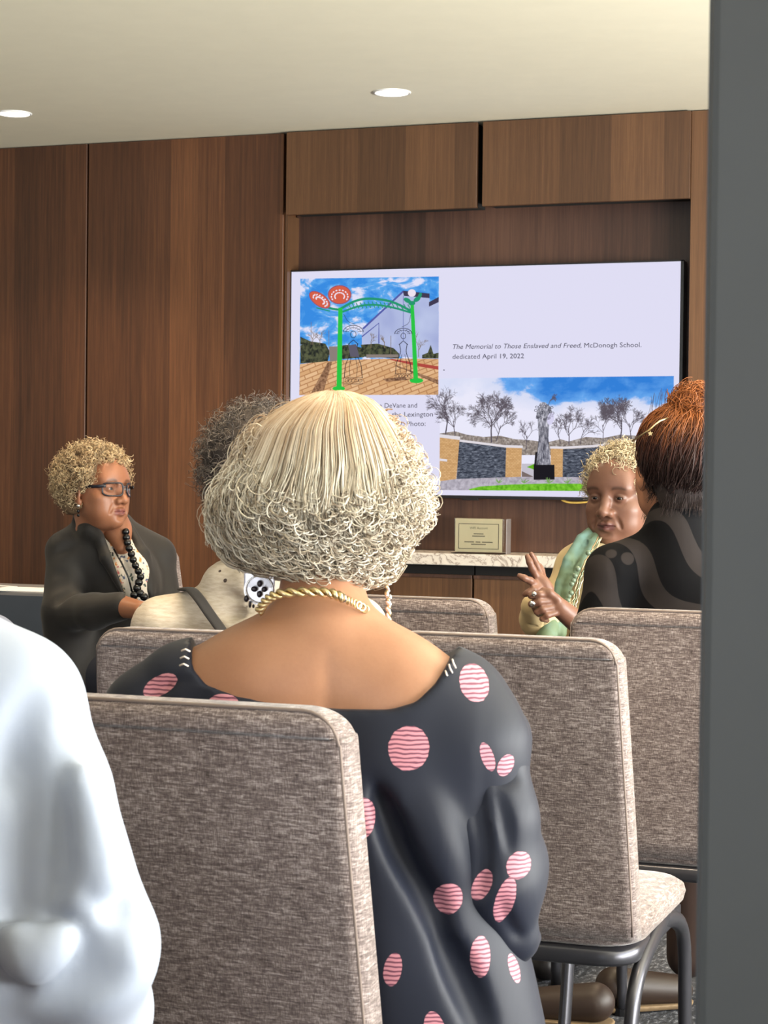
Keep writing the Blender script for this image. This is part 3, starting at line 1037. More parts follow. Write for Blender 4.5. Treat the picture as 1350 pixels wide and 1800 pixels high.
# pale metal sculpture on a black plinth
Flat(9).poly([(938, 817), (974.5, 817), (975, 843), (938, 843.5)]).poly([(941, 795), (945, 794), (944, 817), (939, 817)]).build('slide_plinth', E(30, 28, 34))
f = Flat(9)
f.poly([(945, 735), (966, 735), (964, 770), (968, 817), (942, 817), (947, 770)]).ell(952, 728, 9, 14).ell(962, 724, 8, 12).ell(955, 712, 7, 5)
f.build('slide_sculpture', m_print('print_sculpture', [(0.35, lin((84, 84, 96))), (0.5, lin((150, 150, 162))), (0.66, lin((214, 212, 224)))], 60, 4, 0.4, (3, 3, 0.8)))
f = Flat(10)
for k in range(26):
    f.ring(random.uniform(941, 972), random.uniform(711, 742), random.uniform(1.2, 2.6), random.uniform(1.2, 2.6), 0.9, n=10)
for k in range(9):
    x = 943 + k * 2.9
    f.stroke([(x, 817), (949 + k * 1.5, 750)], 0.7)
f.build('slide_sculpture_detail', E(66, 64, 76))
Flat(10).ell(968, 736, 6, 11, 0.2).build('slide_sculpture_disc', E(216, 212, 240))


def text(body, px0, py0, px1, py1, hpx, mat, layer, shear=0.0, name='slide_text', parent=None, Y=None, off=None):
    """lettering whose baseline runs from (px0,py0) to (px1,py1)"""
    cu = bpy.data.curves.new('lettering', 'FONT')
    cu.body = body; cu.size = 1.0; cu.shear = shear; cu.offset = 0.0; cu.resolution_u = 3
    ob = bpy.data.objects.new('lettering', cu)
    col.objects.link(ob)
    dg = bpy.context.evaluated_depsgraph_get(); dg.update()
    me = bpy.data.meshes.new_from_object(ob.evaluated_get(dg))
    bpy.data.objects.remove(ob)
    y = (YT - 0.0005 - 0.0003 * layer) if Y is None else Y
    a, b = on_y(px0, py0, y), on_y(px1, py1, y)
    co = np.array([v.co[:] for v in me.vertices])
    x0, x1 = co[:, 0].min(), co[:, 0].max()
    cap = 0.72
    sx = np.linalg.norm(b - a) / (x1 - x0)
    h = abs(on_y(px0, py0 - hpx, y)[2] - a[2]) / cap
    u = (b - a) / np.linalg.norm(b - a)
    V = a + np.outer((co[:, 0] - x0) * sx, u) + np.outer(co[:, 1] * h, [0, 0, 1.0])
    F = [list(p.vertices) for p in me.polygons]
    return mesh_obj(name, V - np.array(tv.location if off is None else off), F, mat, screen if parent is None else parent)


INK = E(58, 55, 72)
text('The Memorial to Those Enslaved and Freed,', 796, 613.5, 1022, 611, 8.6, INK, 3, 0.22)
text('McDonogh School.', 1027, 611, 1127.5, 610, 8.6, INK, 3)
text('dedicated April 19, 2022', 795.5, 631, 921, 629.6, 8.6, INK, 3)
text('etha DeVane and', 652, 717, 733, 716.5, 8.6, INK, 3)
text('d at the Lexington', 666, 733, 761, 732, 8.6, INK, 3)
text('022. Photo:', 689, 749.3, 748, 748.5, 8.6, INK, 3)
Flat(3).ell(780.5, 650.5, 1.2, 1.2, 0, 8).build('slide_dot', INK)

# loose yellow wire peeking out below the television
q = [on_y(x, y, YT + 0.02) for x, y in ((985, 876), (990, 880), (1000, 883), (1018, 883.5), (1040, 881), (1052, 876))]
o = MB().tube(spline(q, 20), 0.0045, 6).build('cable', plain('yellow_cable', (206, 170, 84), 0.5), None, True)
tag(o, 'thin yellow wire hanging below the television', 'cable')

# ------------------------------------------------------------------ notice in an acrylic stand on the marble shelf
YS = 7.44
n0, n1 = on_y(800, 974, YS), on_y(886, 976, YS)
zt = on_y(843, 912, YS)[2]
st = empty('notice_stand', ((n0[0] + n1[0]) / 2, YS, zs0))
tag(st, 'small upright notice card in a clear acrylic stand on the shelf', 'sign')
w = (n1[0] - n0[0]) / 2; hh = zt - zs0
MAT_ACR = NT('clear_acrylic').bsdf(Base_Color=(0.95, 0.97, 0.97, 1), Roughness=0.03, Transmission_Weight=1.0, IOR=1.3)
MB().box((-w, -0.0015, 0.006), (w - 0.008, 0.0015, hh), 0.0005, 1).build('card', plain('notice_paper', (222, 208, 172), 0.7, var=0.02), st)
MB().box((-w - 0.002, -0.0055, 0.001), (w, -0.003, hh + 0.002), 0.0005, 1).build('acrylic_front', MAT_ACR, st)
MB().box((-w - 0.002, 0.003, 0.001), (w, 0.0055, hh + 0.002), 0.0005, 1).box((-w - 0.002, -0.055, 0.0), (w, 0.055, 0.003), 0.0005, 1).build('acrylic_back', MAT_ACR, st)
MB().box((w + 0.006, 0.0, 0.0), (w + 0.010, 0.06, hh + 0.001), 0.0005, 1).build('acrylic_edge', plain('acrylic_edge', (120, 112, 110), 0.2), st)
MAT_INK2 = plain('notice_ink', (96, 88, 72), 0.8)
fm = MB()
for lo, hi in (((-w + 0.014, hh - 0.022), (w - 0.022, hh - 0.0195)), ((-w + 0.014, 0.018), (w - 0.022, 0.0205)), ((-w + 0.014, 0.018), (-w + 0.0165, hh - 0.0195)), ((w - 0.0245, 0.018), (w - 0.022, hh - 0.0195))):
    fm.box((lo[0], -0.0022, lo[1]), (hi[0], -0.0012, hi[1]))
fm.build('printed_border', MAT_INK2, st)
fm = MB()
for zf, ws in ((0.565, (0.2,)), (0.50, (0.26,)), (0.33, (0.2, 0.1, 0.22)), (0.265, (0.3,))):
    tot = sum(ws) + 0.03 * (len(ws) - 1); x = -0.02 - tot / 2
    for k in ws:
        fm.box(((x) * 2 * w, -0.0022, zf * hh - 0.0018), ((x + k) * 2 * w, -0.0012, zf * hh + 0.0018)); x += k + 0.03
fm.build('printed_lines', MAT_INK2, st)
text('WIFI Account', 826, 930, 857.5, 930.3, 4.2, MAT_INK2, 0, name='printed_heading', parent=st, Y=YS - 0.0022, off=st.location)

# ------------------------------------------------------------------ draped table with papers behind the panellist
tp = at(104, 1043, 6.75)
tb = empty('draped_table', (tp[0], tp[1], 0))
tag(tb, 'dark cloth-draped table at the left edge behind the panellist', 'table')
hz = tp[2]
MAT_CLOTH = plain('table_cloth', (58, 66, 78), 0.85)
MB().box((-1.5, 0, hz - 0.03), (0, 0.42, hz), 0.004, 2).build('table_top', plain('table_top_grey', (120, 118, 120), 0.5), tb)
rows = []
for z in np.linspace(0.02, hz - 0.012, 8):
    ring = []
    for (x0, y0, x1, y1, n) in ((0.01, -0.01, 0.01, 0.43, 14), (0.01, 0.43, -1.51, 0.43, 30), (-1.51, 0.43, -1.51, -0.01, 14), (-1.51, -0.01, 0.01, -0.01, 30)):
        for i in range(n):
            u = i / n; x, y = x0 + (x1 - x0) * u, y0 + (y1 - y0) * u
            k = 0.012 * (1 - z / hz) * math.sin((x + y) * 40 + 3 * math.sin(x * 7))
            ring.append((x + k, y + k, z))
    rows.append(ring)
V, F = loft(rows, False)
recalc(mesh_obj('table_cloth', V, F, MAT_CLOTH, tb, smooth=True))
MAT_PAPER = plain('paper_white', (232, 232, 236), 0.7)
for k, (x, y, r, lb) in enumerate(((-0.2, 0.10, 0.1, 'white sheet of paper on the draped table beside the black blazer'), (-0.47, 0.16, -0.2, 'white sheet of paper on the draped table at the very left edge'))):
    p = MB().box((-0.15, -0.1, 0.0005), (0.15, 0.1, 0.004), 0.0005, 1).build('paper_sheet', MAT_PAPER)
    p.location = (tp[0] + x, tp[1] + y, hz); p.rotation_euler = (0, 0, r)
    tag(p, lb, 'paper', 'papers on the draped table')

# ================================================================== people
def unit(v):
    v = np.asarray(v, float); return v / np.linalg.norm(v)

FWD_H = unit([c_f[0], c_f[1], 0])               # level direction away from the camera
RGT_H = unit([c_r[0], c_r[1], 0])
UP = np.array([0, 0, 1.0])


def m_skin(name, rgb, lips=None, rough=0.5, var=0.08, sss=0.06):
    t = NT(name)
    v = t.coord()
    c = np.array(lin(rgb))
    n1 = t.noise(v, 22, 3); n2 = t.noise(v, 240, 2)
    base = t.ramp(t.math('ADD', t.math('MULTIPLY', n1, 0.75), t.math('MULTIPLY', n2, 0.25)),
                  [(0.3, tuple(c * (1 - var) * np.array([1, 0.95, 0.93]))), (0.7, tuple(np.minimum(1, c * (1 + var))))])
    if lips is not None:
        a = t.n('ShaderNodeAttribute', attribute_name='tint')
        base = t.mix(a.outputs['Fac'], base, lin(lips))
        b = t.n('ShaderNodeAttribute', attribute_name='brow')
        base = t.mix(b.outputs['Fac'], base, tuple(c * 0.16))
    return t.bsdf(Base_Color=base, Roughness=rough, Normal=t.bump(n2, 0.12, 0.0006), Subsurface_Weight=sss, Subsurface_Radius=(0.012, 0.005, 0.003), Specular_IOR_Level=0.4)


def m_hair(name, stops, rough=0.42, zgrad=None):
    """per-strand tone; zgrad=(z0,z1,rgb,amount) tints one end of the hair"""
    t = NT(name)
    geo = t.n('ShaderNodeNewGeometry')
    n = t.noise(t.coord(), 60, 2)
    f = t.math('ADD', t.math('MULTIPLY', geo.outputs['Random Per Island'], 0.75), t.math('MULTIPLY', n, 0.25))
    c = t.ramp(f, stops)
    if zgrad:
        z = t.n('ShaderNodeSeparateXYZ', {'Vector': t.coord()}).outputs[2]
        u = t.n('ShaderNodeMapRange', {'Value': z, 'From Min': zgrad[0], 'From Max': zgrad[1], 'To Min': 0.0, 'To Max': zgrad[3]})
        c = t.mix(u.outputs[0], c, lin(zgrad[2]))
    return t.bsdf(Base_Color=c, Roughness=rough, Specular_IOR_Level=0.55, Anisotropic=0.3)


def m_cloth(name, rgb, rough=0.75, var=0.08, weave=700, bump=0.25, sheen=0.15, **kw):
    t = NT(name)
    v = t.coord(); c = np.array(lin(rgb))
    n1 = t.noise(v, 6, 3); n2 = t.noise(v, weave, 2)
    col_ = t.ramp(n1, [(0.3, tuple(c * (1 - var))), (0.7, tuple(np.minimum(1, c * (1 + var))))])
    return t.bsdf(Base_Color=col_, Roughness=rough, Normal=t.bump(n2, bump, 0.001), Sheen_Weight=sheen * 0.3, Specular_IOR_Level=0.3, **kw)


def person(base_xy, label):
    e = empty('person', (base_xy[0], base_xy[1], 0))
    return tag(e, label, 'person')


def head_frame(face_dir, pitch=0.0, roll=0.0):
    """columns: subject-right X, forward Y, up Z"""
    y = unit([face_dir[0], face_dir[1], 0]); z = UP.copy()
    y = unit(y * math.cos(pitch) + z * math.sin(pitch))
    x = unit(np.cross(y, UP)); z = np.cross(x, y)
    c, s = math.cos(roll), math.sin(roll)
    x, z = c * x + s * z, -s * x + c * z
    return np.stack([x, y, z], 1)


def make_head(par, c, R, mat, sc=1.0, h=0.0024, wide=1.0, full=0.0, detail=True, mouth=0.0, neck=None, eye_col=(52, 34, 24), brows=True, open_eye=1.0):
    """one continuous head-and-neck skin in head space (eyes at z=0), plus eyeballs. c = world centre, R = head_frame"""
    S = SDF((-0.105, -0.135, -0.235), (0.105, 0.135, 0.135), h)
    S.ell((0, -0.018, 0.03), (0.074 * wide, 0.097, 0.082))
    S.ell((0, 0.022, -0.028), ((0.064 + full * 0.4) * wide, 0.064, 0.084), 0.03)
    S.ell((0, 0.034, -0.072), ((0.049 + full) * wide, 0.05, 0.037), 0.03)
    S.ell((0, 0.073, -0.098), (0.021, 0.017, 0.015), 0.022)
    S.ell((0, 0.028, -0.098), (0.030 + full, 0.036, 0.016), 0.025)
    for s in (-1, 1):
        S.ell((s * 0.041, 0.056, -0.032), (0.023 + full * 0.4, 0.022, 0.022), 0.022)
        S.ell((s * 0.034, 0.052, -0.066), (0.022 + full * 0.5, 0.022, 0.024), 0.022)
    S.cap((-0.042, 0.070, 0.020), (0.042, 0.070, 0.020), 0.013, 0.013, 0.022)
    S.ell((0, 0.062, 0.045), (0.05, 0.028, 0.04), 0.03)
    for s in (-1, 1):
        S.ell((s * 0.032, 0.097, -0.003), (0.019, 0.016, 0.0115), 0.013, op='s')
    # nose
    S.chain([(0, 0.084, 0.010), (0, 0.092, -0.014), (0, 0.1035, -0.036)], [0.0075, 0.0085, 0.0125], 0.011)
    for s in (-1, 1):
        S.ell((s * 0.0145, 0.0925, -0.040), (0.0095, 0.0115, 0.0088), 0.008)
        S.ell((s * 0.0072, 0.1015, -0.0475), (0.004, 0.0055, 0.003), 0.003, op='s')
    # eyelids over the eyeballs
    for s in (-1, 1):
        S.ell((s * 0.032, 0.0735, -0.003), (0.0155, 0.0145, 0.0125), 0.004)
        S.ell((s * 0.0325, 0.0885, -0.0035), (0.0118, 0.0075, 0.0042 * open_eye), 0.0015, op='s')
        S.ridge([(s * 0.021, 0.0865, 0.004), (s * 0.033, 0.0885, 0.0085), (s * 0.046, 0.082, 0.004)], 0.0016, 0.003, 's', 6)
        S.ridge([(s * 0.021, 0.085, -0.014), (s * 0.034, 0.085, -0.0185), (s * 0.047, 0.078, -0.014)], 0.0018, 0.004, 's', 6)
        # fold from nostril to mouth corner
        S.ridge([(s * 0.0235, 0.0935, -0.040), (s * 0.031, 0.0875, -0.056), (s * 0.036, 0.079, -0.074)], 0.0030, 0.007, 's', 7)
    # lips
    S.chain([(-0.0235, 0.0805, -0.0685), (-0.007, 0.0915, -0.0645), (0, 0.0905, -0.0655), (0.007, 0.0915, -0.0645), (0.0235, 0.0805, -0.0685)], [0.003, 0.0055, 0.0052, 0.0055, 0.003], 0.006)
    S.chain([(-0.021, 0.081, -0.072), (0, 0.0905, -0.0765), (0.021, 0.081, -0.072)], [0.003, 0.0068, 0.003], 0.006)
    S.chain([(-0.0235, 0.0845, -0.0700), (0, 0.0985, -0.0702), (0.0235, 0.0845, -0.0700)], [0.0013, 0.0022 + mouth, 0.0013], 0.002, op='s')
    S.ell((0, 0.096, -0.0885), (0.016, 0.01, 0.005), 0.008, op='s')
    # ears
    for s in (-1, 1):
        rot = np.array(Euler((0.15, 0, s * -0.35)).to_matrix())
        S.ell((s * 0.077 * wide, -0.008, -0.012), (0.008, 0.019, 0.031), 0.006, rot)
        S.ell((s * 0.084 * wide, -0.005, -0.010), (0.006, 0.010, 0.018), 0.004, rot, 's')
        S.ell((s * 0.074 * wide, 0.0, -0.040), (0.007, 0.009, 0.010), 0.005)
    S.cap((0, -0.026, -0.05), (0, -0.034, -0.185), 0.046, 0.048, 0.022)
    v, f = S.mesh()
    tint = np.exp(-(((v[:, 2] + 0.0705) / 0.0095) ** 4)) * (np.abs(v[:, 0]) < 0.024) * (v[:, 1] > 0.078) * np.clip((0.026 - np.abs(v[:, 0])) / 0.008, 0, 1)
    tint *= np.clip((v[:, 1] - 0.079) / 0.006, 0, 1)
    bx = np.abs(v[:, 0]) - 0.034
    bz = v[:, 2] - (0.0215 - 26.0 * (bx + 0.002) ** 2 * 0.5)
    brow = np.exp(-(bz / 0.0042) ** 2) * np.clip((0.020 - np.abs(bx)) / 0.006, 0, 1) * (v[:, 1] > 0.04) * (0.75 if brows else 0)
    lash = np.exp(-((np.abs(v[:, 0]) - 0.0325) / 0.0145) ** 4 - ((v[:, 2] + 0.0025) / 0.0065) ** 2) * (v[:, 1] > 0.07) * 0.62
    brow = np.maximum(brow, lash)
    W = (v * sc) @ R.T + np.asarray(c)
    o = mesh_obj('head', W, f, mat, par, smooth=True, world_space=True)
    for nm, arr in (('tint', tint), ('brow', brow)):
        a = o.data.attributes.new(nm, 'FLOAT', 'POINT'); a.data.foreach_set('value', arr.astype(np.float32))
    if detail:
        for s in (-1, 1):
            ec = np.array([s * 0.032, 0.0725, -0.003])
            eb = MB().sphere((0, 0, 0), 0.0128 * sc, 14)
            e = eb.build('eyeball', MAT_EYE, o, True)
            pts = np.array([q.co[:] for q in e.data.vertices])
            # iris and pupil by ring around local forward
            W2 = pts @ np.array(Matrix.Rotation(math.pi / 2, 3, 'X')).T
            W2 = W2 @ R.T + np.asarray(c) + R @ (ec * sc) - np.array(par.location)
            e.data.vertices.foreach_set('co', W2.astype(np.float32).ravel())
            fw = R @ np.array([0, 1, 0.0])
            cen = np.asarray(c) + R @ (ec * sc) - np.array(par.location)
            a = e.data.attributes.new('iris', 'FLOAT', 'POINT')
            cosv = ((W2 - cen) @ fw) / (0.0128 * sc)
            a.data.foreach_set('value', cosv.astype(np.float32))
            e.data.update()
    return o


def m_eye():
    t = NT('eye_surface')
    a = t.n('ShaderNodeAttribute', attribute_name='iris')
    c = t.ramp(a.outputs['Fac'], [(0.0, lin((188, 172, 164))), (0.86, lin((196, 184, 178))), (0.885, lin((46, 30, 22))), (0.95, lin((40, 26, 20))), (0.97, lin((8, 6, 6)))])
    return t.bsdf(Base_Color=c, Roughness=0.12)
MAT_EYE = m_eye()


def to_world(pts, c, R, sc=1.0):
    return (np.asarray(pts, float) * sc) @ R.T + np.asarray(c)


def curls(n, c, R, sc, keep, rad, lift=(1.0, 1.05), curl=0.007, turns=2.2, length=0.035, npt=14, thick=0.0010, down=0.3):
    """short curls rooted on an ellipsoidal scalp (head space); keep(dir)->bool"""
    P = []; r = np.asarray(rad, float)
    while len(P) < n:
        d = rng.normal(size=3); d /= np.linalg.norm(d)
        if not keep(d): continue
        root = np.array([0, -0.018, 0.03]) + d * r * rng.uniform(*lift)
        nrm = unit(d / r)
        a = unit(np.cross(nrm, rng.normal(size=3))); b = np.cross(nrm, a)
        flow = unit(nrm * 0.75 + a * rng.uniform(-0.8, 0.8) + b * rng.uniform(-0.8, 0.8) + np.array([0, 0, -down]))
        e1 = unit(np.cross(flow, a)); e2 = np.cross(flow, e1)
        t = np.linspace(0, 1, npt)
        L = length * rng.uniform(0.6, 1.25); k = turns * rng.uniform(0.7, 1.3); ph = rng.uniform(0, 6.28)
        cr = curl * rng.uniform(0.6, 1.2) * np.minimum(1, t * 3)
        path = root + np.outer(t * L, flow) + np.outer(cr * np.cos(ph + t * k * 6.28), e1) + np.outer(cr * np.sin(ph + t * k * 6.28), e2)
        P.append(path)
    P = np.array(P)
    W = to_world(P.reshape(-1, 3), c, R, sc).reshape(P.shape)
    rr = thick * sc * np.linspace(1.0, 0.55, npt)[None, :] * rng.uniform(0.7, 1.2, size=(n, 1))
    return W, rr


def tube_part(name, pts, r, mat, par, n=8, closed=False, flat=None):
    off = np.array(par.location) if par.parent is None else np.array(par.parent.location)
    return MB().tube(np.asarray(pts) - off, r, n, closed, flat).build(name, mat, par, True)


def beads(name, pts, r, mat, par, n=8):
    off = np.array(par.location)
    out = []
    r = np.broadcast_to(r, (len(pts),))
    for p, q in zip(pts, r):
        out.append(MB().sphere(np.asarray(p) - off, q, n).build(name, mat, par, True))
    return out


# ------------------------------------------------------------------ woman in the dotted dress (seen from behind)
SK_MAIN = m_skin('skin_tan', (158, 115, 88), rough=0.45, sss=0.05)
bx = at(600, 1500, 2.4)
PM = person(bx[:2], 'woman seen from behind in a navy dress with pink dots and silver-blond curls')

S = SDF(at(180, 1000, 2.2) * 0 + np.array([-0.72 + 0.0, 1.75, 0.30]) if False else np.array([-1.35, 1.80, 0.55]), np.array([-0.35, 2.60, 1.34]), 0.005)
S.ell(at(575, 850, 2.37), (0.074, 0.088, 0.105))
S.ell(at(578, 900, 2.43), (0.058, 0.06, 0.075), 0.03)
S.cap(at(570, 930, 2.37), at(566, 1095, 2.318), 0.050, 0.052, 0.03)
S.cap(at(562, 1138, 2.31), at(345, 1217, 2.32), 0.054, 0.043, 0.03)
S.cap(at(578, 1142, 2.31), at(795, 1240, 2.30), 0.054, 0.043, 0.03)
S.ell(at(560, 1280, 2.315), (0.165, 0.075, 0.13), 0.06)
S.ell(at(450, 1260, 2.285), (0.075, 0.04, 0.085), 0.05)
S.ell(at(690, 1275, 2.275), (0.075, 0.04, 0.085), 0.05)
S.cap(at(330, 1225, 2.33), at(275, 1420, 2.36), 0.045, 0.04, 0.03)
S.cap(at(808, 1255, 2.31), at(850, 1500, 2.33), 0.045, 0.04, 0.03)
S.ridge([at(572, 1130, 2.229), at(574, 1200, 2.221), at(572, 1270, 2.221)], 0.004, 0.012, 's', 8)
S.build('body', SK_MAIN, PM, 2)


def m_dress():
    t = NT('dress_navy_dotted')
    off = np.array(PM.location)
    dots = [(835, 1202, 26, 33, -0.35), (718, 1311, 36, 39, 0.2), (636, 1432, 24, 36, 0.1), (856, 1328, 11, 27, -0.35), (889, 1345, 14, 20, 0.5), (787, 1573, 25, 28, 0.3),
            (846, 1552, 15, 29, 0.45), (886, 1578, 17, 42, 0.28), (911, 1518, 22, 24, 0.5), (843, 1676, 18, 36, 0.0), (763, 1795, 19, 36, -0.25), (905, 1706, 9, 27, -0.3),
            (272, 1212, 36, 18, -0.5), (390, 1243, 30, 20, 0.0), (560, 1560, 34, 38, 0.0), (450, 1420, 34, 38, 0.2), (690, 1690, 16, 30, 0.2), (330, 1420, 26, 36, 0.2), (480, 1700, 30, 36, 0.1)]
    tc = t.n('ShaderNodeTexCoord').outputs['Object']
    tot = None
    Rm = Matrix(((c_r[0], c_f[0], -c_d[0]), (c_r[1], c_f[1], -c_d[1]), (c_r[2], c_f[2], -c_d[2])))
    for (px, py, rx, ry, rot) in dots:
        d = 2.22
        c = at(px, py, d) - off
        e = (Rm @ Matrix.Rotation(rot, 3, 'Y')).to_euler()
        mp = t.n('ShaderNodeMapping', {'Vector': tc, 'Location': tuple(c), 'Rotation': tuple(e), 'Scale': (rx / FPX * d, 0.16, ry / FPX * d)}, vector_type='TEXTURE')
        wob = t.n('ShaderNodeVectorMath', {0: mp.outputs[0]}, operation='LENGTH').outputs['Value']
        v = t.math('SUBTRACT', 1.0, wob)
        tot = v if tot is None else t.math('MAXIMUM', tot, v)
    edge = t.math('ADD', tot, t.math('MULTIPLY', t.math('SUBTRACT', t.noise(tc, 130, 2), 0.5), 0.13))
    mask = t.math('MULTIPLY', t.math('ADD', edge, 0.015), 40.0, clamp=True)
    w = t.n('ShaderNodeTexWave', {'Vector': t.coord((1, 1, 1)), 'Scale': 62.0, 'Distortion': 2.4, 'Detail': 1.0, 'Detail Scale': 1.2}, bands_direction='Z')
    ws = t.n('ShaderNodeMath', {0: w.outputs['Fac'], 1: 0.34}, operation='GREATER_THAN').outputs[0]
    pink = t.mix(ws, lin((108, 62, 80)), lin((190, 130, 141)))
    n = t.noise(tc, 5, 2)
    navy = t.ramp(n, [(0.3, lin((21, 25, 38))), (0.7, lin((28, 32, 46)))])
    fine = t.noise(t.coord((900, 900, 900)), 1, 2)
    return t.bsdf(Base_Color=t.mix(mask, navy, pink), Roughness=0.56, Sheen_Weight=0.06, Sheen_Roughness=0.35, Normal=t.bump(fine, 0.08, 0.0005), Specular_IOR_Level=0.28)


DR = np.array
S = SDF(np.array([-1.30, 1.80, 0.10]), np.array([-0.40, 2.72, 1.13]), 0.0052)
# torso and drape
S.ell(at(560, 1345, 2.325), (0.185, 0.100, 0.18), 0.0)
S.ell(at(450, 1275, 2.292), (0.09, 0.052, 0.10), 0.05)
S.ell(at(690, 1300, 2.275), (0.095, 0.052, 0.11), 0.05)
S.cap(at(560, 1160, 2.32), at(345, 1222, 2.325), 0.062, 0.052, 0.05)
S.cap(at(585, 1160, 2.32), at(795, 1250, 2.302), 0.062, 0.053, 0.05)
S.ell(at(610, 1560, 2.33), (0.175, 0.105, 0.22), 0.08)
S.ell(at(655, 1760, 2.33), (0.18, 0.12, 0.20), 0.08)
S.cap(at(670, 1480, 2.305), at(790, 1850, 2.30), 0.07, 0.10, 0.08)
# left sleeve
S.chain([at(318, 1212, 2.325), at(262, 1262, 2.335), at(238, 1420, 2.36), at(250, 1560, 2.36)], [0.048, 0.047, 0.055, 0.05], 0.03)
S.ell(at(258, 1235, 2.32), (0.035, 0.04, 0.03), 0.02)
S.chain([at(800, 1240, 2.300), at(833, 1310, 2.277), at(856, 1430, 2.274)], [0.050, 0.050, 0.041], 0.045)
# drape folds
S.ridge([at(660, 1380, 2.205), at(700, 1480, 2.20), at(745, 1560, 2.20), at(775, 1640, 2.195)], 0.009, 0.03, 's', 12)
S.ridge([at(748, 1400, 2.215), at(772, 1480, 2.215), at(800, 1560, 2.225)], 0.010, 0.025, 'u', 10)
S.ridge([at(770, 1640, 2.20), at(815, 1730, 2.195), at(860, 1830, 2.19)], 0.008, 0.03, 's', 10)
S.ridge([at(742, 1240, 2.245), at(775, 1290, 2.232), at(800, 1320, 2.232)], 0.004, 0.012, 's', 8)
S.ridge([at(400, 1215, 2.25), at(330, 1200, 2.27), at(280, 1212, 2.275), at(230, 1245, 2.29)], 0.006, 0.012, 's', 10)
S.ridge([at(330, 1225, 2.265), at(420, 1232, 2.24), at(520, 1245, 2.22)], 0.004, 0.012, 's', 10)
# skirt over the lap and legs
hip = at(640, 1700, 2.40); hip[2] = 0.60
hip[2] = 0.575
kn = hip + FWD_H * 0.30 - RGT_H * 0.03
for s in (-0.085, 0.085):
    S.cap(hip + RGT_H * s, kn + RGT_H * s, 0.095, 0.085, 0.05)
    S.cap(kn + RGT_H * s, kn + RGT_H * s + [0, 0, -0.36], 0.085, 0.095, 0.06)
S.smooth(1)
S.warp(lambda x, y, z: np.float32(-0.005) + 0 * (x + y + z))
# boat neckline cut (along the depth of the body)
nk = np.array([(225, 1040), (300, 1120), (331, 1130), (338, 1178), (365, 1205), (420, 1222), (500, 1235), (600, 1242), (690, 1241), (735, 1228), (768, 1198), (795, 1160), (806, 1150), (860, 1080), (950, 1040)], float)
nu = (nk[:, 0] - 675) / FPX * 2.25
nz = np.array([at(a, b, 2.25)[2] for a, b in nk])
def neck(x, y, z):
    u = (x - EYEP[0]) * RGT_H[0] + (y - EYEP[1]) * RGT_H[1]
    return (z - np.interp(u, nu, nz)) * 0.75
S.cut(neck)
MAT_DRESS = m_dress()
dress = S.build('dress', MAT_DRESS, PM, 1)
# right sleeve, wide and gathered, hanging free of the body below the shoulder
S = SDF(np.array([-0.95, 1.95, 0.50]), np.array([-0.50, 2.50, 1.10]), 0.0045)
S.chain([at(735, 1225, 2.325), at(800, 1240, 2.302), at(836, 1320, 2.275), at(858, 1440, 2.262), at(868, 1550, 2.258), at(888, 1630, 2.268)], [0.040, 0.050, 0.052, 0.052, 0.049, 0.036], 0.03)
S.ell(at(898, 1296, 2.285), (0.020, 0.035, 0.030), 0.02)
S.ell(at(922, 1525, 2.285), (0.026, 0.040, 0.045), 0.02)
S.chain([at(868, 1650, 2.255), at(905, 1655, 2.27), at(936, 1648, 2.30)], [0.020, 0.018, 0.010], 0.02)
S.ridge([at(915, 1362, 2.225), at(885, 1362, 2.215), at(858, 1350, 2.218)], 0.008, 0.014, 's', 8)
S.ridge([at(870, 1370, 2.208), at(888, 1440, 2.205), at(898, 1500, 2.205)], 0.005, 0.012, 's', 12)
S.ridge([at(835, 1360, 2.215), at(842, 1430, 2.205), at(850, 1500, 2.20), at(845, 1570, 2.208)], 0.006, 0.016, 's', 12)
S.ridge([at(760, 1290, 2.24), at(810, 1300, 2.232), at(865, 1275, 2.236)], 0.004, 0.012, 's', 8)
S.ridge([at(880, 1580, 2.202), at(893, 1620, 2.215), at(915, 1648, 2.24)], 0.003, 0.012, 's', 8)
S.warp(lambda x, y, z: np.float32(-0.002) + 0 * (x + y + z))
S.smooth(1)
S.cut(neck)
S.build('sleeve', MAT_DRESS, PM, 1)

# laced slits at the shoulders
MAT_LACE = plain('pale_lacing', (226, 214, 204), 0.6)
for i, (a, b) in enumerate((((600, 1000), (600, 1000)),)): pass
for (x, y) in ((326, 1143), (324, 1156), (323, 1169)):
    tube_part('lacing', [at(x - 7, y + 1, 2.252), at(x, y - 2, 2.246), at(x + 8, y + 2, 2.25)], 0.0011, MAT_LACE, PM, 6)
for (x, y) in ((797, 1166), (791, 1175), (785, 1186), (777, 1198), (769, 1208)):
    tube_part('lacing', [at(x - 2, y - 7, 2.232), at(x, y, 2.226), at(x + 4, y + 8, 2.232)], 0.0011, MAT_LACE, PM, 6)

# lower legs and shoes of the seated woman
S = SDF(kn + [-0.25, -0.12, -0.60], kn + [0.25, 0.25, 0.12], 0.007)
for s in (-0.09, 0.09):
    k0 = kn + [s, 0.0, -0.02]
    S.cap(k0, k0 + [0, 0.0, -0.30], 0.055, 0.042, 0.02).cap(k0 + [0, 0, -0.30], [k0[0], k0[1] - 0.01, 0.08], 0.042, 0.032, 0.02)
S.build('legs', SK_MAIN, PM, 1)
for s in (-0.09, 0.09):
    S = SDF(np.array([kn[0] + s - 0.07, kn[1] - 0.11, 0]), np.array([kn[0] + s + 0.07, kn[1] + 0.25, 0.13]), 0.006)
    S.cap([kn[0] + s, kn[1] - 0.03, 0.045], [kn[0] + s, kn[1] + 0.14, 0.032], 0.036, 0.030, 0.01)
    S.cut(lambda x, y, z: 0.004 - z + 0 * x)
    S.build('shoe', plain('shoe_black', (34, 30, 32), 0.4), PM, 1)

